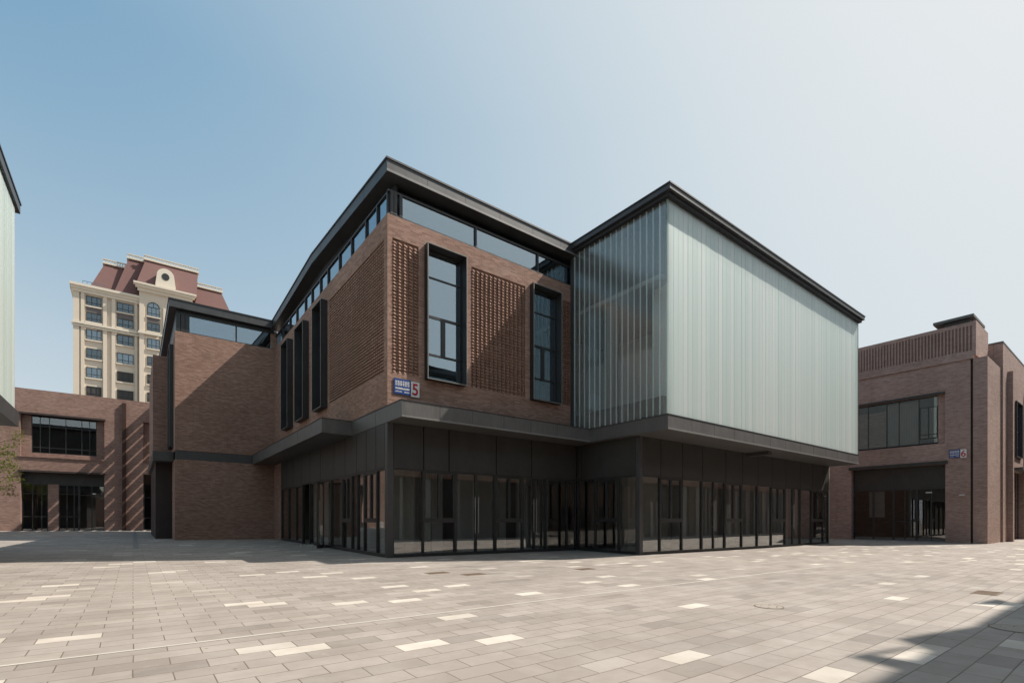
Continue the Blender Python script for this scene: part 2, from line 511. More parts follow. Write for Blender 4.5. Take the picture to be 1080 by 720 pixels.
def ground_strip(name, x0, y0, x1, y1, mat, lift=.004, n=20):
    mb = MB()
    for i in range(n):
        if abs(x1 - x0) > abs(y1 - y0):
            a, b = x0 + (x1 - x0) * i / n, x0 + (x1 - x0) * (i + 1) / n
            q = ((a, y0), (b, y0), (b, y1), (a, y1))
        else:
            a, b = y0 + (y1 - y0) * i / n, y0 + (y1 - y0) * (i + 1) / n
            q = ((x0, a), (x1, a), (x1, b), (x0, b))
        mb.face([(x, y, zg(x, y) + lift) for x, y in q])
    o = mb.build(name, mat)
    return tag(o, kind='structure')
ground_strip('paving_strip', -9.0, 6.83, 19.0, 6.885, 'light_stone', n=40)
ground_strip('drain_channel', .02, 27.0, .22, 59.8, 'drain', n=24)

# ------------------------------------------------------------------ main building (number 5)
B5 = thing('brick_office_building', 'brown brick building in the middle with a pale channel glass box above charcoal shopfronts', 'building', (7.42, 17.22, 0))
AX, AY = 7.42, 17.22          # brick corner
GX, GY = 16.75, 11.76         # glass box corner
RX, BY = 37.2, 35.6           # right end, back
ZB0, ZB1, ZT = 4.99, 5.57, 12.67
FA = frameY(AY); FL = frameX(AX)

w1 = (8.93, 10.70, 6.80, 12.00)
w2 = (14.20, 15.93, 6.80, 12.00)
scr_f = [(7.62, 8.68), (11.08, 13.93), (16.20, 16.74)]
SZ0, SZ1 = 6.88, 11.84
mb = MB()
wall(mb, FA, AX, GX + .3, ZB1 - .1, ZT, [w1, w2] + [(a, b, SZ0, SZ1) for a, b in scr_f], .32)
mb.build('brick_wall', 'brick', B5)
wl = [(30.75, 32.30, 6.80, 11.95), (27.45, 29.15, 6.80, 11.95), (24.28, 25.75, 6.80, 11.95)]
scr_l = [(17.50, 24.02)]
mb = MB()
wall(mb, FL, AY + .32, BY, ZB1 - .1, ZT, wl + [(a, b, SZ0, SZ1) for a, b in scr_l], .32)
mb.build('brick_wall', 'brick', B5)

def screen(F, a0, a1, z0, z1, dep=.08, skew=True):
    """courses of bricks turned a little so that one end stands proud, with a plain course between"""
    mb = MB()
    fbox(mb, F, a0 - .05, a1 + .05, -dep - .05, -dep, z0 - .05, z1 + .05)
    n = max(2, round((a1 - a0) / .213)); p = (a1 - a0) / n
    r = int((z1 - z0) / .063)
    for j in range(0, r, 2):
        z = z0 + j * .063 + random.uniform(-.003, .003)
        for i in range(n):
            c = a0 + (i + .5) * p + random.uniform(-.005, .005)
            l, h, o1, o2 = c - .078, c + .085, random.uniform(.026, .038), random.uniform(-.048, -.036)
            if not skew: o1 = o2 = .004
            q = [F(l, -dep + .001, z), F(h, -dep + .001, z), F(h, o2, z), F(l, o1, z)]
            t = [F(l, -dep + .001, z + .064), F(h, -dep + .001, z + .064), F(h, o2, z + .064), F(l, o1, z + .064)]
            mb.hexa(q + t)
    return mb.build('brick_screen', 'brick', B5)
for a, b in scr_f: screen(FA, a, b, SZ0, SZ1)
for a, b in scr_l: screen(FL, a, b, SZ0, SZ1, .10, False)

def boxed_window(F, a0, a1, z0, z1, dep, parent, near_high=False):
    """projecting metal window box with a paned window set back inside"""
    t = .045
    mb = MB()
    for q in ((a0, a0 + t, z0, z1), (a1 - t, a1, z0, z1)):
        fbox(mb, F, q[0], q[1], -.30, dep, q[2], q[3])
    for q in ((a0 + t, a1 - t, z0, z0 + t), (a0 + t, a1 - t, z1 - t, z1)):
        fbox(mb, F, q[0], q[1], -.30, dep, q[2], q[3])
    fr = mb.build('window_box', 'box_metal', parent)
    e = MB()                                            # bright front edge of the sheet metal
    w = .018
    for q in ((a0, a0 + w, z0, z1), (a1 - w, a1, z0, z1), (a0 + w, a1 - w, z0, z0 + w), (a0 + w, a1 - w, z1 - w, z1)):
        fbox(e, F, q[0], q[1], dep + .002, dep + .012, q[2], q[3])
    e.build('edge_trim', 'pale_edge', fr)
    f = MB(); d = -.10; s = .07
    i0, i1, j0, j1 = a0 + t, a1 - t, z0 + t, z1 - t
    h = j1 - j0; c1, c2, c3 = j0 + h * .20, j0 + h * .49, j0 + h * .79
    am = (i0 + i1) / 2
    fbox(f, F, i0, i0 + s, d - .06, d, j0, j1); fbox(f, F, i1 - s, i1, d - .06, d, j0, j1)
    for c, g2 in ((j0 + s / 2, s / 2), (j1 - s / 2, s / 2), (c1, .04), (c2, .05), (c3, .03)):
        fbox(f, F, i0 + s, i1 - s, d - .06, d, c - g2, c + g2)
    fbox(f, F, am - .09, am + .09, d - .058, d + .012, c1 + .04, c2 - .05)
    f.build('frame', 'mullion', fr)
    p = MB()
    fbox(p, F, i0 + .02, i1 - .02, d - .045, d - .03, j0 + .02, j1 - .02)
    p.build('pane', 'glass_up', fr)
    return fr
boxed_window(FA, *w1, .27, B5)
boxed_window(FA, *w2, .27, B5)
for q in wl: boxed_window(FL, *q, .32, B5)

# clerestory round the top
def roof_z(y):
    return 13.98 + .55 * (1 - abs(y - 26.4) / 9.48)
mb = MB()
hd = MB(); fbox(hd, FA, AX + .45, GX + .2, -.55, -.45, 13.30, 13.97); hd.build('clerestory_header', 'cap', B5)
fbox(mb, FA, AX + .06, GX + .2, -.16, -.04, ZT + .005, ZT + .07); fbox(mb, FA, AX + .06, GX + .2, -.15, -.05, 13.55, 13.62)
for x in (7.56, 7.70, 7.92): fbox(mb, FA, x, x + .12, -.16, -.03, ZT + .07, 13.55)
for x in (11.30, 14.68): fbox(mb, FA, x, x + .07, -.16, -.03, ZT + .07, 13.55)
cf = mb.build('clerestory_frame', 'mullion', B5)
for a, b in ((8.04, 11.30), (11.37, 14.68), (14.75, GX)):
    p = MB(); fbox(p, FA, a, b, -.12, -.105, ZT + .06, 13.56); p.build('pane', 'glass_up', cf)
mb = MB()
hd = MB()
ycl = [17.40, 18.36, 19.53, 21.18, 22.78, 24.45, 25.67, 27.17, 28.43, 30.22, 31.8, 33.6, 35.5]
for y0, y1 in zip(ycl[:-1], ycl[1:]):
    for (ya, yb) in ((y0, y1),):
        za, zb = roof_z(ya) - .01, roof_z(yb) - .01
        m = (26.4 if ya < 26.4 < yb else None)
        poly = [(ya, 13.52), (yb, 13.52), (yb, zb)] + ([(26.4, roof_z(26.4) - .01)] if m else []) + [(ya, za)]
        hd.prism(poly, AX + .40, AX + .48, 'x')
    fbox(mb, FL, y0 - .035, y0 + .035, -.18, -.05, ZT + .07, 13.52)
fbox(mb, FL, 17.38, BY, -.18, -.05, ZT + .005, ZT + .07); fbox(mb, FL, 17.38, BY, -.17, -.06, 13.525, 13.58)
hd.build('clerestory_header', 'cap', B5)
cf = mb.build('clerestory_frame', 'mullion', B5)
for y0, y1 in zip(ycl[:-1], ycl[1:]):
    p = MB(); fbox(p, FL, y0 + .03, y1 - .03, -.135, -.12, ZT + .06, 13.53); p.build('pane', 'glass_up', cf)

# roof over the brick block: a shallow gable whose ridge runs to the right
EY, EX = 16.90, 7.27
def gable(z_off0, z_off1, e, x0, x1):
    y0, y1 = EY - e, 35.9
    mb = MB()
    mb.prism([(y0, 13.98 + z_off0), (26.4, 14.53 + z_off0), (y1, 13.98 + z_off0), (y1, 13.98 + z_off1), (26.4, 14.53 + z_off1), (y0, 13.98 + z_off1)], x0, x1, 'x')
    return mb
rf = gable(0, .44, 0, EX, RX).build('roof', 'fascia', B5)
gable(.443, .51, .035, EX - .035, RX).build('roof_edge', 'cap', rf)
mb = MB(); mb.box(EX - .012, EY - .014, 13.982, RX, EY - .002, 14.07); mb.build('fascia_lip', 'lip', rf)
# seams in the fascia
for x in (8.9, 10.6, 12.3, 14.1, 15.8): MB().box(x, EY - .004, 13.99, x + .012, EY + .01, 14.41).build('fascia_joint', 'cap', rf)
for y in (19.2, 22.0, 24.9, 27.8, 30.6, 33.2): MB().box(EX - .004, y, roof_z(y) + .02, EX + .01, y + .012, roof_z(y) + .41).build('fascia_joint', 'cap', rf)

# glass box
mb = MB()
mb.box(GX - .30, GY - .30, 14.21, RX + .10, 17.6, 14.40)
rf = mb.build('roof', 'fascia', B5)
mb = MB(); mb.box(GX - .335, GY - .335, 14.403, RX + .135, 17.6, 14.46); mb.build('roof_edge', 'cap', rf)
mb = MB(); mb.box(GX - .16, GY - .16, 14.08, RX + .05, GY + .05, 14.207); mb.box(GX - .16, GY + .052, 14.08, GX + .05, 17.2, 14.207)
mb.build('drip_moulding', 'cap', rf)

def channel_wall(F, a0, a1, z0, z1, mat='channel', name='channel_glass_wall'):
    n = round((a1 - a0) / .33); p = (a1 - a0) / n
    m = MB(); e = MB()
    for i in range(n):
        b0, b1 = a0 + i * p + .011, a0 + (i + 1) * p - .011
        j = random.uniform(-.003, .003)
        fbox(m, F, b0, b1, -.007 + j, j, z0, z1)
        fbox(e, F, b1 + .001, b1 + (.018 if mat != 'channel' else .021), -(.028 if mat != 'channel' else .06), -.001, z0, z1)
    o = m.build(name, mat, B5)
    e.build('glass_flange', 'flange' if mat != 'channel' else 'flange_edge', o)
    return o
F_gf = frameY(GY + .03); F_gl = frameX(GX + .03)
channel_wall(F_gf, GX + .09, RX - .08, ZB1 + .03, 14.20, 'channel_lit')
channel_wall(F_gl, GY + .09, 17.0, ZB1 + .03, 14.20)
mb = MB(); mb.box(GX + .02, GY + .02, ZB1 + .03, GX + .08, GY + .08, 14.20); mb.build('corner_post', 'flange', B5)
mb = MB(); mb.box(GX - .02, 17.01, ZB1 + .01, GX + .18, AY - .003, 14.20)
mb.build('junction_post', 'metal', B5)
mb = MB(); mb.box(RX - .07, GY + .02, ZB1 + .02, RX, 17.3, 14.2); mb.build('end_wall', 'reflected_end', B5)

# canopy band that wraps the building between the storeys
mb = MB()
mb.box(GX, GY, ZB0, RX, 17.2, ZB1)
mb.box(AX - .02, 15.95, ZB0, GX - .003, 17.2, ZB1)
mb.box(AX - .02, 17.203, ZB0, AX + .25, 20.85, ZB1)
mb.box(6.14, 20.853, ZB0, AX + .25, BY - .003, ZB1)
cb = mb.build('canopy_band', 'band', B5)
mb = MB()
mb.box(GX - .02, GY - .02, ZB1 + .003, RX + .02, GY + .30, ZB1 + .028)
mb.box(GX - .02, GY + .303, ZB1 + .003, GX + .3, 17.2, ZB1 + .028)
mb.box(AX - .04, 15.93, ZB1 + .003, GX - .023, 17.19, ZB1 + .028)
mb.box(AX - .04, 17.193, ZB1 + .003, AX - .003, 20.83, ZB1 + .028)
mb.box(6.12, 20.833, ZB1 + .003, AX - .003, BY - .02, ZB1 + .028)
mb.build('band_edge', 'cap', cb)
mb = MB()
mb.box(GX - .012, GY - .014, ZB0 - .002, RX, GY - .002, ZB0 + .07)
mb.build('band_lip', 'lip', cb)
mb = MB(); mb.box(AX - .02, 15.936, ZB0 - .002, GX - .015, 15.948, ZB0 + .06); mb.build('band_lip', 'lip', cb)
for x in (8.9, 10.3, 11.8, 13.2, 14.7): MB().box(x, 15.946, ZB0 + .01, x + .012, 15.96, ZB1 - .01).build('band_joint', 'cap', cb)
for x in (18.4, 20.1, 21.8, 23.5, 25.2, 26.9, 28.6, 30.3, 32.0, 33.7, 35.4): MB().box(x, GY - .004, ZB0 + .01, x + .012, GY + .01, ZB1 - .01).build('band_joint', 'cap', cb)
MB().box(AX - .024, 18.3, ZB0 + .01, AX - .01, 18.312, ZB1 - .01).build('band_joint', 'cap', cb)
for y in (24.6, 28.4, 32.2): MB().box(6.136, y, ZB0 + .01, 6.15, y + .012, ZB1 - .01).build('band_joint', 'cap', cb)
mb = MB(); mb.box(26.2, 12.3, 4.80, 26.5, 13.40, ZB0 - .003); mb.build('soffit_beam', 'metal', B5)

# glazed ground floor
GT = 3.33
def cladding(F, cuts, z0, z1, parent):
    for a, b in zip(cuts[:-1], cuts[1:]):
        p = MB(); fbox(p, F, a + .022, b - .022, -.06, 0, z0, z1); p.build('cladding_panel', 'clad', parent)
    bk = MB(); fbox(bk, F, cuts[0], cuts[-1], -.12, -.07, z0, z1); bk.build('cladding_backing', 'cap', parent)

def glazing(F, G, a0, a1, typ, parent, dd=-.05, open_leaf=False):
    """one bay of shopfront: typ f fixed, w window over a transom, d double door"""
    zb = G(a0, a1)
    f = MB(); t = .035
    fbox(f, F, a0, a0 + t, dd - .09, dd + .03, zb, GT); fbox(f, F, a1 - t, a1, dd - .09, dd + .03, zb, GT)
    fbox(f, F, a0 + t, a1 - t, dd - .09, dd + .03, GT - .06, GT)
    fbox(f, F, a0 + t, a1 - t, dd - .09, dd + .03, zb, zb + .10)
    if typ == 'w':
        fbox(f, F, a0 + t, a1 - t, dd - .085, dd + .035, 1.30, 1.40)
        am = (a0 + a1) / 2
        for q0, q1 in ((a0 + t, am), (am, a1 - t)):
            fbox(f, F, q0, q0 + .06, dd - .08, dd + .02, 1.40, GT - .06)
            fbox(f, F, q1 - .06, q1, dd - .08, dd + .02, 1.40, GT - .06)
            fbox(f, F, q0 + .06, q1 - .06, dd - .08, dd + .02, 1.40, 1.47)
            fbox(f, F, q0 + .06, q1 - .06, dd - .08, dd + .02, GT - .13, GT - .06)
    if typ == 'd':
        am = (a0 + a1) / 2
        for q0, q1 in ((a0 + t, am - .004), (am + .004, a1 - t)):
            fbox(f, F, q0, q0 + .05, dd - .07, dd + .01, zb + .10, GT - .06)
            fbox(f, F, q1 - .05, q1, dd - .07, dd + .01, zb + .10, GT - .06)
    o = f.build('door' if typ == 'd' else 'window', 'mullion', parent)
    p = MB(); fbox(p, F, a0 + t, a1 - t, dd - .045, dd - .033, zb + .08, GT - .05); p.build('pane', 'glass', o)
    if typ == 'd':
        h = MB(); am = (a0 + a1) / 2
        for c in (am - .09, am + .07):
            fbox(h, F, c, c + .022, dd + .06, dd + .082, .85, 2.35)
            for z in (1.05, 2.15): fbox(h, F, c, c + .022, dd - .03, dd + .06, z, z + .022)
        h.build('handle', 'pale_edge', o)
    return o

def post(F, a0, a1, d0, d1, z0, z1, parent, mat='metal', name='column'):
    p = MB(); fbox(p, F, a0, a1, d0, d1, z0, z1); return p.build(name, mat, parent)

# front of the brick block
G1 = lambda a, b: zg((a + b) / 2, AY) + .02
post(FA, AX, AX + .24, -.24, 0, -.7, ZB0, B5)
bays = [(7.66, 8.90, 'f'), (8.90, 10.32, 'w'), (10.32, 12.34, 'd'), (12.34, 13.80, 'w'), (13.80, 15.20, 'd'), (15.20, 16.55, 'f'), (16.55, 17.15, 'f')]
for a, b, t in bays: glazing(FA, G1, a, b, t, B5)
post(FA, AX + .24, 17.15, -.15, -.01, -.7, zg(12, AY) - .0 + .02, B5, 'cap', 'plinth')
cladding(FA, [7.66, 8.90, 10.02, 12.34, 14.3, 17.15], GT + .003, ZB0 - .003, B5)
# left side of the brick block
FLg = FL
G2 = lambda a, b: zg(AX, (a + b) / 2) + .03
cladding(FLg, [17.47, 18.31, 19.3, 20.38, 21.8, 23.3, 25.39, 27.19, 28.9, 30.6, 32.2, 33.6], GT + .003, ZB0 - .003, B5)
for a, b, t in [(17.46, 18.31, 'f'), (18.31, 19.63, 'w'), (19.63, 20.38, 'f'), (20.38, 21.07, 'f'), (21.07, 22.28, 'w'), (22.28, 23.85, 'f'), (23.85, 25.39, 'f'), (25.39, 27.19, 'f'),
                (28.72, 30.16, 'f'), (30.16, 31.9, 'f'), (31.9, 33.66, 'f')]:
    glazing(FLg, G2, a, b, t, B5)
post(FLg, 17.46, 27.19, -.16, -.01, -.7, zg(AX, 20) + .03, B5, 'cap', 'plinth')
post(FLg, 28.72, 33.66, -.16, -.01, -.7, zg(AX, 30) + .06, B5, 'cap', 'plinth')
post(FLg, 27.19, 27.27, -.12, .02, -.5, GT, B5, 'mullion', 'door_frame')
post(FLg, 28.64, 28.72, -.12, .02, -.5, GT, B5, 'mullion', 'door_frame')
post(FLg, 33.66, BY, -.3, .02, -.6, ZB0 - .003, B5, 'brick', 'brick_wall')
# open leaf of the side entrance
lf = MB()
hx, hy = AX - .04, 24.75
ang = math.radians(238)
ux, uy = math.cos(ang), math.sin(ang)
def leaf_pt(s, t, z): return (hx + ux * s - uy * t, hy + uy * s + ux * t, z)
def leaf_box(mb, s0, s1, z0, z1, t=.025):
    mb.hexa([leaf_pt(s0, -t, z0), leaf_pt(s1, -t, z0), leaf_pt(s1, t, z0), leaf_pt(s0, t, z0), leaf_pt(s0, -t, z1), leaf_pt(s1, -t, z1), leaf_pt(s1, t, z1), leaf_pt(s0, t, z1)])
zl = zg(AX, 24) + .02
leaf_box(lf, 0, .07, zl, 3.2); leaf_box(lf, .98, 1.05, zl, 3.2); leaf_box(lf, .07, .98, zl, zl + .12); leaf_box(lf, .07, .98, 3.12, 3.2)
lo = lf.build('open_door', 'mullion', B5)
lp = MB(); leaf_box(lp, .06, .99, zl + .11, 3.13, .006); lp.build('pane', 'glass', lo)
lh = MB()
lh.hexa([leaf_pt(.9 + a, .06 + b, z) for z in (.9, 2.3) for a, b in ((0, 0), (.02, 0), (.02, .02), (0, .02))]); lh.build('handle', 'pale_edge', lo)

# under the glass box
CX, CY = 17.15, 13.45
FB = frameY(CY); FS = frameX(CX)
G3 = lambda a, b: zg((a + b) / 2, CY) + .02
G4 = lambda a, b: zg(CX, (a + b) / 2) + .02
post(FB, CX, CX + .22, -.2, 0, -.9, ZB0 - .003, B5)
fb = [17.37, 18.64, 20.30, 21.95, 24.08, 25.76, 27.44, 29.07, 30.79, 32.85, 34.48, 36.28, 37.1]
for (a, b), t in zip(zip(fb[:-1], fb[1:]), 'fwfdwffwdfwf'): glazing(FB, G3, a, b, t, B5)
cladding(FB, fb, GT + .003, ZB0 - .003, B5)
mb = MB(); mb.hexa([(fb[0], CY + .01, -.9), (37.1, CY + .01, -.9), (37.1, CY + .15, -.9), (fb[0], CY + .15, -.9),
                    (fb[0], CY + .01, zg(17.4, CY) + .022), (37.1, CY + .01, zg(37, CY) + .022), (37.1, CY + .15, zg(37, CY) + .022), (fb[0], CY + .15, zg(17.4, CY) + .022)])
mb.build('plinth', 'cap', B5)
fs = [13.65, 14.65, 16.07, 17.20]
for (a, b), t in zip(zip(fs[:-1], fs[1:]), 'fwf'): glazing(FS, G4, a, b, t, B5)
cladding(FS, [13.65, 16.9, 17.2], GT + .003, ZB0 - .003, B5)
post(FS, 13.65, 17.2, -.15, -.01, -.9, zg(CX, 15) + .02, B5, 'cap', 'plinth')
post(FB, 37.1, 37.19, -.2, .01, -.9, ZB0 - .003, B5, 'pale_edge', 'downpipe')

# shell and rooms
mb = MB()
mb.box(RX - .3, 13.6, -.9, RX - .002, BY, 4.98); mb.box(RX - .3, 17.4, 5.0, RX - .002, BY, 13.9)
mb.build('side_wall', 'brick', B5)
mb = MB(); mb.box(AX + .4, BY - .3, -.5, RX - .31, BY - .01, 13.95); mb.build('back_wall', 'inside', B5)
mb = MB()
mb.box(AX + .3, AY + .2, -.35, RX - .31, BY - .32, -.06)
mb.box(CX + .2, CY + .2, -.55, RX - .31, AY + .19, -.22)
mb.build('ground_slab', 'concrete', B5)
mb = MB()
mb.box(AX + .26, AY + .2, 4.3, RX - .32, BY - .32, 5.55)
mb.box(CX + .25, CY + .2, 4.3, RX - .32, AY - .02, 4.98)
mb.build('floor_slab', 'inside_dark', B5)
mb = MB()
mb.box(AX + 4.8, 23.6, -.05, RX - .4, 23.8, 4.29)
mb.box(13.0, 20.0, -.05, 13.2, 23.59, 4.29); mb.box(24.3, 17.2, -.2, 24.5, 23.59, 4.29); mb.box(31.5, 17.2, -.2, 31.7, 23.59, 4.29)
mb.box(AX + .5, 20.5, 5.56, GX + 1.5, 20.7, 13.4)
mb.build('partition', 'inside', B5)
for x, y in ((9.7, 18.6), (15.9, 18.3), (18.3, 15.4), (22.5, 15.2), (26.6, 15.0), (30.2, 15.0), (35.3, 15.0), (8.6, 21.6), (8.7, 25.6)):
    c = MB(); c.box(x - .2, y - .2, -.3, x + .2, y + .2, 4.29); c.build('inner_column', 'curtain', B5)
for a, b, y in ((9.1, 9.5, 17.75), (12.5, 12.9, 17.75), (19.5, 19.9, 14.0), (26.0, 26.5, 14.0), (30.1, 30.5, 14.0), (33.0, 33.5, 14.0)):
    c = MB()
    nseg = 14
    pts = [(a + (b - a) * i / nseg, y + .035 * math.sin(i * 1.9)) for i in range(nseg + 1)]
    c.prism(pts + [(x, yy + .012) for x, yy in reversed(pts)], .15, 3.2, 'z')
    c.build('curtain', 'curtain', B5)
mb = MB()
for a, b in ((8.1, 10.9), (11.7, 14.4), (15.1, 17.0)): mb.box(a, 19.3, -.05, b, 19.42, 4.29)
for a, b in ((18.6, 22.6), (23.6, 27.2), (28.0, 31.2), (32.2, 36.6)): mb.box(a, 15.7, -.2, b, 15.82, 4.29)
for a, b in ((18.6, 21.0), (21.9, 24.8), (29.2, 33.0)): mb.box(9.1, a, -.05, 9.22, b, 4.29)
mb.build('inner_wall', 'inside_white', B5)
# room in the glass box
mb = MB(); mb.box(GX + .40, GY + .105, ZB1 + .031, RX - .08, GY + .125, 14.06); mb.build('added_white_backing', 'bright_backing', B5)  # added white sheet that brightens the sunlit glass front
mb = MB(); mb.box(GX + .35, GY + .46, ZB1 + .003, RX - .32, 17.18, 6.45); mb.box(GX + .35, AY + .4, ZB1 + .003, RX - .32, 20, 6.45); mb.build('box_floor', 'inside_dark', B5)
mb = MB(); mb.box(GX + .5, GY + .7, 11.35, RX - .32, 19.9, 11.55); mb.build('box_ceiling', 'inside', B5)
mb = MB(); mb.box(GX + .66, GY + .75, 11.56, RX - .4, 17.0, 13.95); mb.build('dark_void_block', 'inside_dark', B5)  # solid dark block standing in for the unlit space above the ceiling
mb = MB(); mb.box(17.9, GY + .50, 6.46, 18.05, 13.35, 11.34); mb.box(19.6, 14.2, 6.46, 19.75, 19.9, 9.6); mb.box(GX + .5, 19.95, 6.46, RX - .32, 20.1, 13.9); mb.box(22.0, GY + .6, 6.46, 22.15, 19.9, 11.34)
mb.build('box_partition', 'inside_white', B5)
mb = MB(); mb.box(17.6, 15.3, 6.46, 17.95, 15.7, 11.34); mb.build('inner_column', 'inside', B5)

# wing at the far left of the building
FD = frameY(BY); DX = 1.98
mb = MB()
wall(mb, FD, DX, AX, ZB1 + .002, ZT, [], .3)
wall(mb, FD, DX, AX, -.5, ZB0 + .03, [], .3)
mb.build('brick_wall', 'brick', B5)
post(FD, DX + .02, AX - .003, -.3, -.03, ZB0 + .033, ZB1 - .002, B5, 'metal', 'band')
FDL = frameX(DX)
mb = MB()
wall(mb, FDL, BY + .302, 53, -.5, ZB0 + .03, [], .3)
wall(mb, FDL, BY + .302, 53, ZB1, ZT, [(36.9, 38.7, 5.9, 12.2)], .3)
mb.build('brick_wall', 'brick', B5)
boxed_window(FDL, 36.9, 38.7, 5.9, 12.2, .22, B5)
mb = MB(); mb.box(1.02, 39.4, ZB1 + .003, DX - .002, 48, 12.05); mb.build('brick_bay', 'brick', B5)
mb = MB(); mb.box(.95, 36.8, ZB0, DX - .003, 48.2, ZB1); mb.build('canopy_band', 'metal', B5)
mb = MB(); mb.box(1.12, 38.2, -.5, DX - .004, 48, ZB0 - .003); mb.build('metal_panel', 'bronze', B5)
mb = MB(); mb.box(DX - .30, 35.3, 13.96, AX - .2, 53.3, 14.40)
rf = mb.build('roof', 'fascia', B5)
mb = MB(); mb.box(DX - .335, 35.265, 14.403, AX - .2, 53.3, 14.46); mb.build('roof_edge', 'cap', rf)
mb = MB()
fbox(mb, FD, DX + .06, AX, -.16, -.05, ZT + .005, ZT + .06); fbox(mb, FD, DX + .06, AX, -.16, -.05, 13.72, 13.95)
for a in (2.05, 2.28, 2.50): fbox(mb, FD, a, a + .2, -.16, -.04, ZT + .06, 13.72)
for a in (5.18,): fbox(mb, FD, a, a + .07, -.16, -.04, ZT + .06, 13.72)
mb.box(DX + .06, BY + .3, ZT + .005, DX + .16, 53, 13.95)
cf = mb.build('clerestory_frame', 'mullion', B5)
for a, b in ((2.72, 5.18), (5.25, AX)):
    p = MB(); fbox(p, FD, a, b, -.12, -.105, ZT + .05, 13.73); p.build('pane', 'glass_up', cf)
mb = MB(); mb.box(DX + .5, BY + 2.5, 12.0, AX - .3, BY + 2.7, 13.9); mb.build('partition', 'inside', B5)
mb = MB(); mb.box(AX - .2, BY + .1, -.5, AX + .2, 53, 13.9); mb.box(DX + .3, 52.8, -.5, AX - .21, 53, 13.9); mb.build('back_wall', 'brick', B5)

# louvred roof over the passage behind the wing: its slits stripe the far wall with light
LV = thing('slatted_canopy', 'slatted canopy high over the passage behind the brick wing', 'canopy', (8, 57, 0))
mb = MB()
x = 1.75
while x < 15.5:
    mb.box(x, 53.4, 12.95, x + .73, 59.8, 12.98); x += .93
mb.build('slats', 'metal', LV)
mb = MB()
for y in (53.6, 59.4): mb.box(1.75, y, 12.70, 15.6, y + .16, 12.947)
mb.build('beam', 'metal', LV)

# ------------------------------------------------------------------ number plates
def number_plate(F, a0, a1, z0, z1, digit, label, flip=False, loc=(0, 0, 0)):
    """blue street plate with white lettering lines, and a white number field with a red digit"""
    T = thing('number_sign', label, 'sign', loc, 'building number plates')
    s = -1 if flip else 1            # reading direction along a
    L = a1 if flip else a0
    w = a1 - a0; h = z1 - z0
    split = .655 * w
    def A(t): return L + s * t
    m = MB(); fbox(m, F, A(0), A(split), .012, .035, z0 + h * .05, z1); m.build('name_plate', 'plate_blue', T)
    m = MB(); fbox(m, F, A(split + .004), A(w), .012, .036, z0, z1 - h * .05); np_ = m.build('number_plate', 'plate_white', T)
    # the lettering: a row of dense square characters above two rows of small letters
    rnd = random.Random(5)
    m = MB()
    zc0, zc1 = z0 + h * .56, z0 + h * .88
    n = 6; cw = split * .86 / n
    for i in range(n):
        c0 = split * .07 + i * cw; c1 = c0 + cw * .86
        for q in range(3):
            zz = zc0 + (zc1 - zc0) * (.08 + .36 * q + rnd.uniform(-.05, .05))
            fbox(m, F, A(c0 + rnd.uniform(0, .02)), A(c1 - rnd.uniform(0, .02)), .036, .039, zz, zz + h * .040)
        for q in range(2):
            xx = c0 + (c1 - c0) * (.12 + .55 * q + rnd.uniform(0, .15))
            fbox(m, F, A(xx), A(xx + .014), .036, .0395, zc0, zc1)
    for zr, hh, lo, hi in ((.34, .12, .09, .93), (.17, .07, .09, .48), (.17, .07, .60, .93)):
        t = lo
        while t < hi - .02:
            ww = rnd.choice((.025, .035, .03))
            fbox(m, F, A(split * t), A(split * min(hi, t + ww)), .036, .039, z0 + h * zr, z0 + h * (zr + hh * rnd.choice((.8, 1, 1))))
            t += ww + .014
    m.build('lettering', 'plate_white', T)
    # digit
    cu = bpy.data.curves.new('digit', 'FONT'); cu.body = digit; cu.size = h * 1.02; cu.extrude = .002; cu.offset = .012
    to = bpy.data.objects.new('digit_text', cu); COL.objects.link(to)
    dg = bpy.context.evaluated_depsgraph_get(); dg.update()
    me = bpy.data.meshes.new_from_object(to.evaluated_get(dg))
    bpy.data.objects.remove(to)
    xs_ = [v.co.x for v in me.vertices]; ys_ = [v.co.y for v in me.vertices]
    mx, my = (min(xs_) + max(xs_)) / 2, (min(ys_) + max(ys_)) / 2
    cen = A((split + w) / 2); zc = (z0 + z1 - h * .05) / 2
    off = Vector(T.location)
    for v in me.vertices:
        p = F(cen + s * (v.co.x - mx) * .92, .0395 + v.co.z, zc + (v.co.y - my))
        v.co = Vector(p) - off
    me.materials.append(M['plate_red'])
    d = bpy.data.objects.new('digit', me); COL.objects.link(d); d.parent = T
    return T
number_plate(FA, 7.66, 8.70, 6.06, 6.66, '5', 'blue and white number plate reading 5 on the brick corner of the middle building', loc=(8.18, AY, 6.06))

# ------------------------------------------------------------------ brick building at the far left (faces the plaza end on)
EYW = 60.0
B3 = thing('brick_building', 'far left brick building with a wide dark window above a glazed shopfront', 'building', (-5, EYW, 0))
FE = frameY(EYW)
mb = MB()
wall(mb, FE, -48, 9.0, -.5, 12.78, [(-7.75, -2.13, 7.0, 10.75), (-7.75, -2.13, .2, 5.68), (.80, 3.4, .2, 5.85), (.80, 3.4, 6.9, 10.9)], .75)
mb.build('brick_wall', 'brick_far', B3)
mb = MB(); mb.box(-48, EYW + .02, 12.785, 9, EYW + .8, 12.86); mb.build('coping', 'brick_far', B3)
mb = MB(); fbox(mb, FE, -8.05, -2.05, .0, .20, 10.62, 10.78); mb.build('lintel', 'bronze', B3)
mb = MB(); fbox(mb, FE, -7.9, -2.08, .003, .16, 5.60, 5.76); mb.build('lintel', 'bronze', B3)
mb = MB(); fbox(mb, FE, -7.9, -2.08, .003, .10, 6.90, 7.0); mb.build('sill', 'brick_far', B3)
post(FE, -7.74, -7.10, -.7, -.35, 7.0, 10.6, B3, 'brick_far', 'window_reveal')
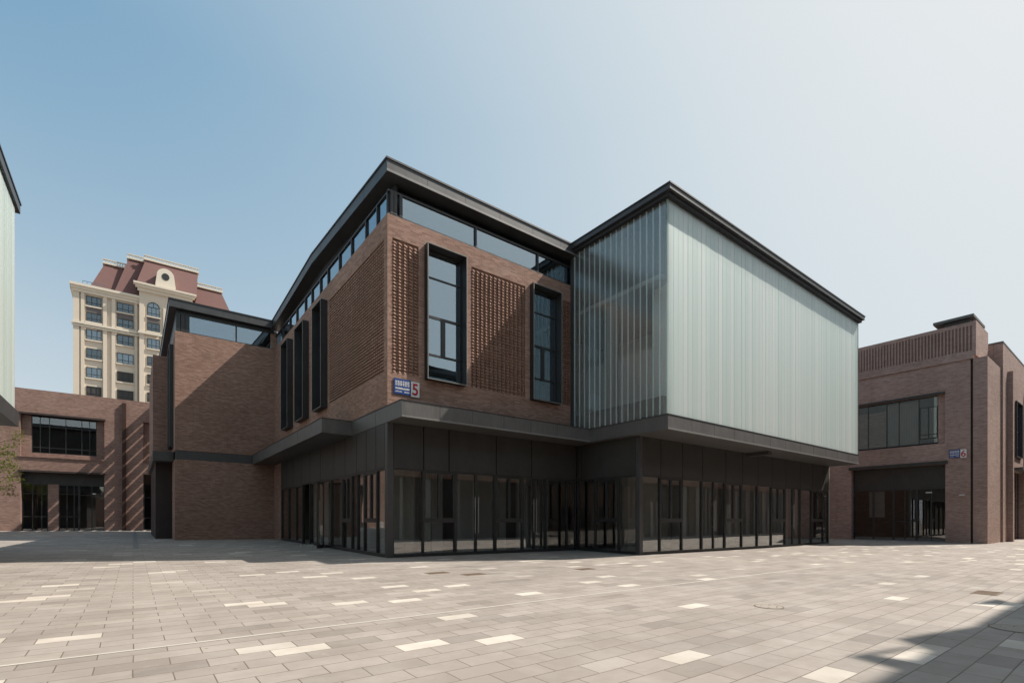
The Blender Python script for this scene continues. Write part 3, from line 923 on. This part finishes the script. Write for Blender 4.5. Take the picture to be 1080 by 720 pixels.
post(FE, -2.70, -2.14, -.7, -.35, 7.0, 10.6, B3, 'brick_far', 'window_reveal')
def grid_window(F, a0, a1, z0, z1, vs, hs, dd, parent, glass='glass_up', name='window', w=.05):
    f = MB()
    for v in [a0 + w / 2] + list(vs) + [a1 - w / 2]: fbox(f, F, v - w / 2, v + w / 2, dd - .07, dd, z0, z1)
    f2 = [z0 + w / 2] + list(hs) + [z1 - w / 2]
    for hh in f2: fbox(f, F, a0 + w, a1 - w, dd - .065, dd - .005, hh - w / 2, hh + w / 2)
    o = f.build(name, 'mullion', parent)
    p = MB(); fbox(p, F, a0 + .01, a1 - .01, dd - .045, dd - .03, z0 + .01, z1 - .01); p.build('pane', glass, o)
    return o
grid_window(FE, -7.10, -2.70, 7.35, 10.60, (-6.55, -5.95, -4.85, -3.75, -3.2), (7.85, 9.75), -.45, B3, 'glass')
post(FE, -7.10, -2.70, -.7, -.40, 7.0, 7.34, B3, 'brick_far', 'window_reveal')
post(FE, -7.74, -2.14, -.72, -.60, 4.6, 5.6, B3, 'clad', 'cladding_panel')
for a0, a1, t in ((-7.74, -6.05, 'w'), (-5.35, -3.95, 'w'), (-3.95, -2.14, 'd')):
    o = grid_window(FE, a0, a1, .3, 4.6, ((a0 + a1) / 2,) if t == 'd' else (a0 + (a1 - a0) * .4, a0 + (a1 - a0) * .75), (3.7,) if t == 'd' else (1.7, 3.75), -.62, B3, 'glass', 'door' if t == 'd' else 'window', .07)
post(FE, -6.05, -5.35, -.7, -.55, .2, 4.6, B3, 'brick_far', 'pier')
grid_window(FE, .82, 3.38, .3, 5.8, (1.7, 2.6), (1.6, 3.6), -.55, B3, 'glass', 'window', .08)
post(FE, .82, 3.38, -.7, -.4, 6.92, 10.88, B3, 'brick_far', 'blind_panel')
mb = MB(); fbox(mb, FE, -.82, -.52, .003, .22, -.3, 12.5); mb.build('steel_fin', 'rust', B3)
mb = MB(); mb.box(8.7, EYW + .76, -.4, 8.99, EYW + 6, 12.3); mb.build('end_wall', 'inside_dark', B3)
mb = MB(); mb.box(-47.9, EYW + .76, -.4, -47.6, EYW + 6, 12.3); mb.build('end_wall', 'inside_dark', B3)
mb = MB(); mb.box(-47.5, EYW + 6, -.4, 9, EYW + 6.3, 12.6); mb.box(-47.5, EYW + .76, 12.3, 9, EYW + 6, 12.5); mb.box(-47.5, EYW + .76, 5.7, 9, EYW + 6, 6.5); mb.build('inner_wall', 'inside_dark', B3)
mb = MB(); mb.box(-47.5, EYW + .76, .0, 9, EYW + 6, .28); mb.build('ground_slab', 'concrete', B3)
mb = MB(); fbox(mb, FE, -3.0, -2.75, .0 - .5, -.42, 3.78, 3.88); mb.build('door_lamp', 'lamp_white', B3)
bk = MB(); bk.box(-9.75, 58.55, zg(-9, 58) - .1, -9.15, 59.0, zg(-9, 58) + .72)
o = bk.build('stone_block', 'stone_block', bevel=.03); tag(o, 'small pale stone block at the foot of the far brick wall, at the left edge', 'block')

# ------------------------------------------------------------------ glass box building at the left edge
B4 = thing('glass_box_building', 'pale channel glass upper storey cut off by the left edge of the photo', 'building', (-9, 15, 0))
FX = -3.75
def chan(F, a0, a1, z0, z1, parent):
    n = round((a1 - a0) / .33); p = (a1 - a0) / n
    m = MB(); e = MB()
    for i in range(n):
        b0, b1 = a0 + i * p + .011, a0 + (i + 1) * p - .011
        fbox(m, F, b0, b1, -.007, 0, z0, z1)
        fbox(e, F, b1 + .003, b1 + .018, -.028, -.002, z0, z1)
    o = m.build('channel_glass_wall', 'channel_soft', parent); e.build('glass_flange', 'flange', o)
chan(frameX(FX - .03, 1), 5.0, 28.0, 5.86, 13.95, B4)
mb = MB(); mb.box(-18, 27.9, 5.86, FX - .11, 28.05, 13.95); mb.build('end_wall', 'clad', B4)
mb = MB(); mb.box(FX - .15, 5.0, 5.86, FX - .12, 27.85, 13.95); mb.build('added_backing', 'bright_backing_green', B4)  # added sheet that brightens the channel glass from behind
mb = MB(); mb.box(-18.2, 4.6, 5.22, FX + .02, 28.5, 5.83); mb.build('canopy_band', 'fascia', B4)
mb = MB(); mb.box(-18.2, 4.6, 14.0, FX + .06, 28.55, 14.36); rf = mb.build('roof', 'fascia', B4)
mb = MB(); mb.box(-18.2, 4.6, 14.363, FX + .09, 28.6, 14.44); mb.build('roof_edge', 'cap', rf)
mb = MB(); mb.box(-18.1, 4.8, -.5, FX - 1.6, 26.4, 5.21); mb.build('lower_wall', 'clad', B4)
mb = MB(); mb.box(-18, 5.2, 5.84, -5.2, 27.2, 6.6); mb.box(-17.9, 5.2, 6.61, -6.0, 26.8, 13.6); mb.build('inner_wall', 'inside_white', B4)

# ------------------------------------------------------------------ building number 6 at the right
B6 = thing('brick_building', 'brown brick building at the right edge with a brick lattice attic', 'building', (45.7, 12, 0))
XG = 45.7
FG = frameX(XG)
mb = MB()
wall(mb, FG, 7.85, 34, -.9, 12.45, [(9.18, 14.95, -.9, 5.36), (9.20, 17.6, 6.85, 10.35)], .55)
mb.build('brick_wall', 'brick_g', B6)
mb = MB(); mb.box(XG - .10, 7.70, 12.453, XG + .5, 34, 12.72); mb.build('coping', 'brick_g', B6)
post(FG, 9.05, 15.1, .003, .14, 5.36, 5.58, B6, 'clad', 'lintel')
post(FG, 9.18, 17.7, .003, .08, 10.35, 10.50, B6, 'clad', 'lintel')
# lattice attic
mb = MB()
XA = XG + .18
mb.box(XA + .20, 7.74, 12.722, XA + 3.9, 34, 15.05)
mb.build('attic_core', 'brick_g', B6)
mb = MB()
FGa = frameX(XA)
y = 7.72
fbox(mb, FGa, 7.70, 34, -.199, 0, 12.722, 13.1)
fbox(mb, FGa, 7.70, 34, -.199, 0, 14.78, 15.06)
mb.box(XA + .001, 7.60, 12.722, XA + 4.0, 7.738, 15.10)
while y < 33.8:
    fbox(mb, FGa, y, y + .085, -.199, -.003, 13.1, 14.78)
    k = 0
    z = 13.16
    while z < 14.7:
        fbox(mb, FGa, y + .085, y + .19, -.199, -.04, z, z + .063); z += .126
    y += .19
mb.build('brick_lattice', 'brick_g', B6)
mb = MB(); mb.box(XG + .5, 7.95, 15.10, XG + 3.6, 9.35, 15.42); mb.build('roof_hatch', 'clad', B6)
mb = MB(); mb.box(XG + .2, 7.72, 15.425, XG + 3.9, 9.9, 15.60); mb.build('hatch_cover', 'roof_grey', B6)
# pier, right-hand volume, fins
mb = MB(); mb.box(XG - .005, 6.99, -.9, XG + 4.6, 7.72, 12.45); mb.build('brick_pier', 'brick_g', B6)
mb = MB(); mb.box(XG + .25, 7.73, -.9, XG + 4.3, 7.84, 12.4); mb.build('groove_panel', 'bronze', B6)
FV = frameY(6.88)
mb = MB()
wall(mb, FV, 50.32, 78, -.9, 14.3, [(55.3, 58.0, 6.4, 10.8), (55.0, 59.4, -.9, 5.3), (61, 65, 6.4, 10.8)], .5)
mb.box(50.32, 7.39, -.9, 50.62, 20, 14.3)
mb.build('brick_wall', 'brick_g', B6)
mb = MB(); mb.box(50.30, 6.86, 14.303, 78, 20, 14.42); mb.build('roof', 'roof_grey', B6)
mb = MB(); fbox(mb, FV, 52.05, 52.5, .003, .30, -.8, 12.5); fbox(mb, FV, 60.0, 60.4, .003, .3, -.8, 12.5); mb.build('brick_fin', 'brick_g', B6)
boxed_window(FV, 55.3, 58.0, 6.4, 10.8, .12, B6)
grid_window(FV, 55.0, 59.4, -.4, 5.3, (56.5, 58), (3.2,), -.3, B6, 'glass')
grid_window(FV, 61, 65, 6.4, 10.8, (62.3, 63.6), (), -.3, B6, 'glass_up')
mb = MB(); fbox(mb, FV, 54.8, 59.6, .003, .5, 5.3, 5.5); mb.build('canopy_band', 'metal', B6)
mb = MB(); mb.box(XG + .6, 8, 12.0, 50.3, 33, 12.3); mb.box(XG + 4.3, 8, -.9, 50.3, 33, 12.0); mb.box(XG + .56, 8, 5.7, XG + 4.29, 33, 6.6); mb.build('inner_wall', 'inside_dark', B6)
mb = MB(); mb.box(XG + .1, 9.0, -.9, XG + 4.29, 17, -.12); mb.build('ground_slab', 'concrete', B6)
# upper window
post(FG, 9.2, 9.62, -.5, -.26, 6.9, 10.34, B6, 'brick_g', 'window_reveal')
grid_window(FG, 9.62, 17.6, 6.95, 10.34, (10.73, 11.92, 12.68, 13.9, 15.6), (), -.30, B6, 'glass')
post(FG, 12.78, 14.9, -.50, -.40, 6.97, 9.75, B6, 'brick_g', 'window_reveal')  # brick panel just behind the pane, showing brown through it
grid_window(FG, 9.66, 10.68, 7.3, 9.6, (10.17,), (7.6,), -.255, B6, 'glass')
c = MB()
for i in range(26):
    yy = 10.8 + i * .075
    c.box(XG + .62 + .03 * (i % 2), yy, 7.0, XG + .64 + .03 * (i % 2), yy + .07, 10.2)
c.build('curtain', 'curtain', B6)
# lower shopfront, recessed
post(FG, 9.2, 14.93, -.54, -.40, 3.7, 5.35, B6, 'clad', 'cladding_panel')
for a0, a1, t in ((9.2, 10.9, 'd'), (10.9, 12.3, 'w'), (12.3, 13.6, 'f'), (13.6, 14.93, 'f')):
    grid_window(FG, a0, a1, -.15, 3.69, ((a0 + a1) / 2,) if t != 'f' else (), (1.3,) if t == 'w' else (), -.42, B6, 'glass', 'door' if t == 'd' else 'window', .06)
mb = MB(); fbox(mb, FG, 12.9, 13.9, -.6, -.55, 1.6, 3.6); mb.build('curtain', 'curtain', B6)
mb = MB(); mb.box(XG + .36, 10.0, 3.36, XG + .4, 10.35, 3.44); mb.build('door_lamp', 'lamp_white', B6)
mb = MB(); mb.box(XG - .06, 8.15, 3.10, XG - .002, 8.42, 3.17); mb.build('wall_lamp', 'lamp_white', B6)
number_plate(FG, 8.05, 8.98, 5.72, 6.32, '6', 'blue and white number plate reading 6 beside the shopfront of the right building', True, loc=(XG, 8.5, 5.72))

# ------------------------------------------------------------------ cream tower block behind
TW = thing('apartment_tower', 'cream apartment tower with red mansard roofs rising behind the brick buildings', 'building', (3, 107, 0))
FT = frameY(107.0); FC = frameY(106.1)
mb = MB(); mb.box(-7.7, 107, -1, .85, 124, 38.7); mb.box(8.2, 107, -1, 16.5, 124, 38.7)
mb.box(.853, 106.1, -1, 8.197, 124, 41.0)
mb.build('wall', 'cream', TW)
pl = MB()
for a0, a1 in ((-7.7, -6.95), (-6.75, -6.30), (-3.95, -3.45), (-2.85, -2.35), (.22, .60)): fbox(pl, FT, a0, a1, .003, .30, -1, 38.5)
for a0, a1 in ((.86, 1.5), (4.2, 4.9), (7.5, 8.19)): fbox(pl, FC, a0, a1, .003, .25, -1, 38.4)
for a0, a1 in ((9.0, 9.5), (12.0, 12.6), (15.8, 16.5)): fbox(pl, FT, a0, a1, .003, .30, -1, 38.5)
pl.build('pilaster', 'cream', TW)
ln = MB()
fbox(ln, FT, -7.8, .85, .003, .45, 38.5, 38.95); fbox(ln, FT, -7.95, .85, .003, .65, 38.953, 39.35); fbox(ln, FT, -8.1, .85, .003, .9, 39.353, 39.75)
fbox(ln, FT, 8.2, 16.8, .003, .55, 38.5, 38.95); fbox(ln, FT, 8.2, 17.1, .003, 1.0, 38.953, 39.75)
fbox(ln, FC, .6, 8.5, .003, .4, 40.6, 41.1); fbox(ln, FC, .3, 8.8, .003, .8, 41.103, 41.5); fbox(ln, FC, .05, 9.05, .003, 1.05, 41.503, 41.8)
ln.box(-8.1, 107.003, 38.953, -7.703, 124, 39.75)
fbox(ln, FT, -7.9, .85, .305, .60, 33.3, 33.65); fbox(ln, FC, .7, 8.4, .26, .55, 33.3, 33.65); fbox(ln, FT, 8.2, 16.6, .305, .6, 33.3, 33.65)
fbox(ln, FT, -7.85, .85, .305, .45, 32.9, 33.2)
ln.build('cornice', 'trim', TW)
def frustum(mb, b, t, z0, z1):
    mb.hexa([(b[0], b[1], z0), (b[2], b[1], z0), (b[2], b[3], z0), (b[0], b[3], z0), (t[0], t[1], z1), (t[2], t[1], z1), (t[2], t[3], z1), (t[0], t[3], z1)])
for b, t, z0, z1 in (((-5.9, 108.2, 2.0, 122), (-3.9, 110.8, 2.0, 120), 39.75, 45.6),
                     ((-2.6, 107.5, 3.0, 122), (-.6, 110.2, 3.0, 120), 39.753, 47.3),
                     ((.4, 106.2, 9.2, 122), (1.75, 109.2, 9.6, 120), 41.8, 47.4),
                     ((8.0, 108.0, 15.4, 122), (8.0, 110.4, 13.6, 120), 39.754, 45.3)):
    r = MB(); frustum(r, b, t, z0, z1); ro = r.build('roof', 'mansard', TW)
    e = MB(); e.box(t[0] - .25, t[1] - .3, z1 + .003, t[2] + .2, t[3] + .3, z1 + .25)
    x = t[0] - .15
    while x < t[2] + .1:
        e.box(x, t[1] - .2, z1 + .253, x + .16, t[1] - .02, z1 + .72); x += .36
    e.box(t[0] - .25, t[1] - .28, z1 + .723, t[2] + .2, t[1] + .05, z1 + .85)
    e.build('balustrade', 'trim', ro)
d = MB()
pts = []
for i in range(13):
    a = math.pi * i / 12
    pts.append((4.55 + 1.25 * math.cos(a), 44.2 + 1.25 * math.sin(a)))
pts = [(6.0, 41.8)] + [(6.0, 42.6)] + pts + [(3.1, 42.6), (3.1, 41.8)]
d.prism(pts, 106.0, 109.5, 'y')
do = d.build('dormer', 'trim', TW)
o2 = MB(); o2.prism([(4.55 + .55 * math.cos(2 * math.pi * i / 20), 44.0 + .62 * math.sin(2 * math.pi * i / 20)) for i in range(20)], 105.95, 106.1, 'y'); o2.build('oculus', 'cap', do)
rl = MB()
for i in range(6): rl.box(-6.6 + i * .55, 107.6, 39.76, -6.55 + i * .55, 107.65, 40.75)
rl.box(-6.6, 107.6, 40.7, -3.8, 107.65, 40.78); rl.box(-6.6, 107.6, 40.25, -3.8, 107.65, 40.3)
rl.build('roof_railing', 'rail', TW)
def tower_window(F, a0, a1, z0, z1, dark=False, arch=False):
    f = MB(); w = .09
    am = a0 + (a1 - a0) * .33; am2 = a0 + (a1 - a0) * .68
    for v in (a0, am, am2, a1 - w): fbox(f, F, v, v + w, .02, .12, z0, z1)
    fbox(f, F, a0 + w, a1 - w, .02, .118, z0, z0 + .10); fbox(f, F, a0 + w, a1 - w, .02, .118, z1 - .1, z1); fbox(f, F, a0 + w, a1 - w, .02, .116, z0 + .5, z0 + .57)
    if arch:
        r = (a1 - a0) / 2; c = (a0 + a1) / 2
        poly = [(c + r * math.cos(math.pi * i / 14), z1 + r * math.sin(math.pi * i / 14)) for i in range(15)]
        inner = [(c + (r - .12) * math.cos(math.pi * i / 14), z1 + (r - .12) * math.sin(math.pi * i / 14)) for i in range(15)]
        y0, y1 = F(0, .02, 0)[1], F(0, .12, 0)[1]
        for i in range(14):
            q = [poly[i], poly[i + 1], inner[i + 1], inner[i]]
            f.prism(q, y0, y1, 'y')
        fbox(f, F, c - .05, c + .05, .02, .118, z1, z1 + r - .1)
    o = f.build('window', 'mullion', TW)
    p = MB(); fbox(p, F, a0 + .02, a1 - .02, .015, .06, z0 + .02, z1)
    if arch:
        p.prism([(c + (r - .06) * math.cos(math.pi * i / 14), z1 + (r - .06) * math.sin(math.pi * i / 14)) for i in range(15)], F(0, .015, 0)[1], F(0, .06, 0)[1], 'y')
    p.build('pane', 'inside_dark' if dark else random.choice(('glass_far', 'glass_far', 'glass_mid')), o)
    s = MB(); fbox(s, F, a0 - .12, a1 + .12, .003, .28, z0 - .22, z0 - .02); s.build('sill', 'trim', o)
    return o
cols = [(FT, -6.09, -4.17), (FT, -2.15, .05), (FC, 1.95, 3.70), (FC, 5.3, 7.1), (FT, 9.8, 11.8), (FT, 13.0, 15.2)]
for F, a0, a1 in cols:
    ctr = F is FC
    tower_window(F, a0, a1, 36.6, 38.2, arch=ctr); tower_window(F, a0, a1, 34.0, 35.5)
    bk = MB(); fbox(bk, F, a0, a1, .012, .10, 35.52, 36.36); bk.build('spandrel', 'spandrel', TW)
    for q in range(8):
        zt = 33.0 - q * 3.12
        tower_window(F, a0, a1, zt - 1.95, zt - .25, dark=(q >= 3 or (q == 2 and a0 > -3)))

# ------------------------------------------------------------------ building across the plaza, behind the camera's right
B7 = thing('dark_office_building', 'charcoal and brick office building across the plaza on the camera side', 'building', (28, -9, 0))
mb = MB(); mb.box(13.6, -20, -.9, 120, -3.45, 5.0); mb.build('lower_wall', 'clad', B7)
mb = MB(); mb.box(13.6, -20, 5.003, 120, -3.25, 13.4); mb.build('brick_wall', 'brick', B7)
mb = MB(); mb.box(13.2, -20.4, 14.0, 120, -2.80, 14.42); mb.build('roof', 'fascia', B7)
mb = MB(); mb.box(13.9, -19.7, 13.4, 119.5, -3.55, 14.0); mb.build('clerestory', 'glass_up', B7)
for poly in ([(18.95, -2.798), (21.3, -2.798), (19.4, -2.370)], [(17.75, -2.798), (18.25, -2.798), (18.15, -2.470), (19.0, -2.650), (19.0, -2.570), (17.9, -2.310)],
             [(24.4, -2.798), (24.7, -2.798), (25.2, -2.470), (24.0, -2.300)]):
    MB().prism(poly, 14.30, 14.36, 'z').build('shadow_plate', 'cap', B7)  # unseen plates shaped to cast pointed shadows on the paving
x = 14.5  # unseen strips added to stripe the reflections in the shopfront glass
while x < 70:
    w = random.choice((.25, .4, .6, .9))
    MB().box(x, -3.449, -.8, x + w, -3.38, random.choice((3.2, 4.9, 4.9))).build('reflection_strip', random.choice(('panel_grey', 'curtain', 'cap')), B7); x += w + random.choice((.5, .9, 1.4, 2.0))
B8 = thing('brick_building', 'long brown brick building behind the camera side of the plaza', 'building', (-14, -24, 0))
mb = MB(); wall(mb, frameY(-18.0, 1), -60, 11, -.9, 13.2, [(a, a + 2.2, zz, zz + hh) for a in range(-57, 9, 4) for zz, hh in ((0.1, 3.2), (6.6, 4.6))], .4); mb.build('brick_wall', 'brick', B8)
mb = MB(); mb.box(-60, -30, 13.203, 11.2, -17.8, 13.6); mb.build('roof', 'fascia', B8)
mb = MB(); mb.box(-60, -18.8, -.9, 11, -18.6, 13.2); mb.build('inner_wall', 'inside_dark', B8)
for x0 in (20, 27, 34, 41):
    grid_window(frameY(-3.25, 1), x0, x0 + 2.4, 6.8, 11.8, (x0 + 1.2,), (9,), .05, B7, 'glass_up')

# ------------------------------------------------------------------ small things on the paving
def disc(mb, x, y, r, lift, h=.004, n=28, r0=0):
    o = [(x + r * math.cos(2 * math.pi * i / n), y + r * math.sin(2 * math.pi * i / n)) for i in range(n)]
    if r0 == 0:
        mb.face([(a, b, zg(a, b) + lift) for a, b in o])
    else:
        q = [(x + r0 * math.cos(2 * math.pi * i / n), y + r0 * math.sin(2 * math.pi * i / n)) for i in range(n)]
        for i in range(n):
            j = (i + 1) % n
            mb.face([(a, b, zg(a, b) + lift) for a, b in (o[i], o[j], q[j], q[i])])
def round_cover(x, y, r, label):
    T = thing('manhole_cover', label, 'manhole cover', (x, y, zg(x, y)), 'round manhole covers')
    m = MB(); disc(m, x, y, r - .02, .006); m.build('lid', 'cover', T)
    m = MB(); disc(m, x, y, r, .007, r0=r - .022); m.build('rim', 'iron', T)
    m = MB()
    for a in range(6):
        t = a * math.pi / 3 + .4
        m.box(x + r * .6 * math.cos(t) - .02, y + r * .6 * math.sin(t) - .006, zg(x, y) + .0, x + r * .6 * math.cos(t) + .02, y + r * .6 * math.sin(t) + .006, zg(x, y) + .009)
    m.build('lift_slot', 'iron', T)
def rect_cover(x, y, w, l, label, mat='iron'):
    T = thing('drain_grate', label, 'drain grate', (x, y, zg(x, y)), 'rusty rectangular drain grates')
    m = MB(); z = zg(x, y)
    m.box(x - w / 2, y - l / 2, z - .02, x + w / 2, y - l / 2 + .03, z + .008); m.box(x - w / 2, y + l / 2 - .03, z - .02, x + w / 2, y + l / 2, z + .008)
    m.box(x - w / 2, y - l / 2 + .03, z - .02, x - w / 2 + .03, y + l / 2 - .03, z + .008); m.box(x + w / 2 - .03, y - l / 2 + .03, z - .02, x + w / 2, y + l / 2 - .03, z + .008)
    m.build('frame', mat, T)
    m = MB(); n = int((w - .06) / .05)
    for i in range(n):
        a = x - w / 2 + .04 + i * .05
        m.box(a, y - l / 2 + .032, z - .02, a + .03, y + l / 2 - .032, z + .006)
    m.build('grate_bars', mat, T)
round_cover(10.0, 1.2, .33, 'large round manhole cover with a brown rim on the right of the plaza')
round_cover(8.85, 4.15, .24, 'small round manhole cover among the pavers in the middle of the plaza')
rect_cover(14.6, 2.25, .75, .42, 'brown drain grate on the right side of the plaza, near the shadow')
rect_cover(6.55, 11.9, .62, .34, 'rusty drain grate in front of the brick corner, farther of the touching pair')
rect_cover(7.2, 11.1, .62, .34, 'rusty drain grate in front of the brick corner, nearer of the touching pair')
rect_cover(10.8, 10.5, .6, .34, 'rusty drain grate on its own in front of the shopfront recess')
T = thing('rubble_heap', 'small heap of pale rubble by the open side door', 'rubble', (6.9, 25.6, zg(7, 25.6)))
rm = MB()
for i in range(14):
    x, y = 6.95 + random.uniform(-.25, .25), 25.5 + random.uniform(-.7, .7); s = random.uniform(.04, .11); z = zg(x, y)
    q = [(x + s * random.uniform(.6, 1.2) * sx, y + s * random.uniform(.6, 1.2) * sy, z + s * hz * random.uniform(.7, 1.1)) for hz in (0, 1) for sx, sy in ((-1, -1), (1, -1), (1, 1), (-1, 1))]
    rm.hexa(q)
rm.build('stones', 'rubble', T)

# ------------------------------------------------------------------ tree peeping in at the left edge
def leafy_tree(x, y, h, r, label):
    T = thing('leafy_tree', label, 'tree', (x, y, zg(x, y)))
    rnd = random.Random(11)
    def limb(mb, p, q, r0, r1, n=7):
        p, q = Vector(p), Vector(q); d = (q - p).normalized()
        a = d.cross(Vector((.3, .9, .1))).normalized(); b = d.cross(a)
        ra = [mb.bm.verts.new(p + (a * math.cos(2 * math.pi * i / n) + b * math.sin(2 * math.pi * i / n)) * r0) for i in range(n)]
        rb = [mb.bm.verts.new(q + (a * math.cos(2 * math.pi * i / n) + b * math.sin(2 * math.pi * i / n)) * r1) for i in range(n)]
        for i in range(n): mb.bm.faces.new((ra[i], ra[(i + 1) % n], rb[(i + 1) % n], rb[i]))
        mb.bm.faces.new(rb); mb.bm.faces.new(list(reversed(ra)))
    z0 = zg(x, y) - .1
    t = MB(); limb(t, (x, y, z0), (x + .1, y, z0 + h * .45), .13, .09); limb(t, (x + .1, y, z0 + h * .45), (x - .05, y + .1, z0 + h * .85), .09, .03)
    tips = []
    for i in range(16):
        a = i * 2.4; zz = z0 + h * (.32 + .55 * i / 16)
        e = (x + math.cos(a) * r * rnd.uniform(.5, .95), y + math.sin(a) * r * rnd.uniform(.5, .95), zz + r * rnd.uniform(.2, .6))
        limb(t, (x + .05, y, zz), e, .04, .012, 5); tips.append(Vector(e))
    t.build('trunk', 'bark', T)
    m = MB()
    for e in tips + [Vector((x, y, z0 + h * .92))]:
        for c in range(5):
            cc = e + Vector((rnd.gauss(0, .35), rnd.gauss(0, .35), rnd.gauss(0, .3)))
            for q in range(42):
                p = cc + Vector((rnd.gauss(0, .2), rnd.gauss(0, .2), rnd.gauss(0, .17)))
                u = Vector((rnd.gauss(0, 1), rnd.gauss(0, 1), rnd.gauss(0, .6))).normalized(); w = u.cross(Vector((rnd.gauss(0, 1), rnd.gauss(0, 1), 1))).normalized()
                l, b = rnd.uniform(.06, .11), rnd.uniform(.025, .045)
                m.face([p - u * l, p + w * b, p + u * l, p - w * b])
    m.build('crown', 'leaf', T, recalc=False)
leafy_tree(-8.15, 49.5, 8.2, 1.75, 'yellow green leafy tree at the left edge in front of the far brick wall')
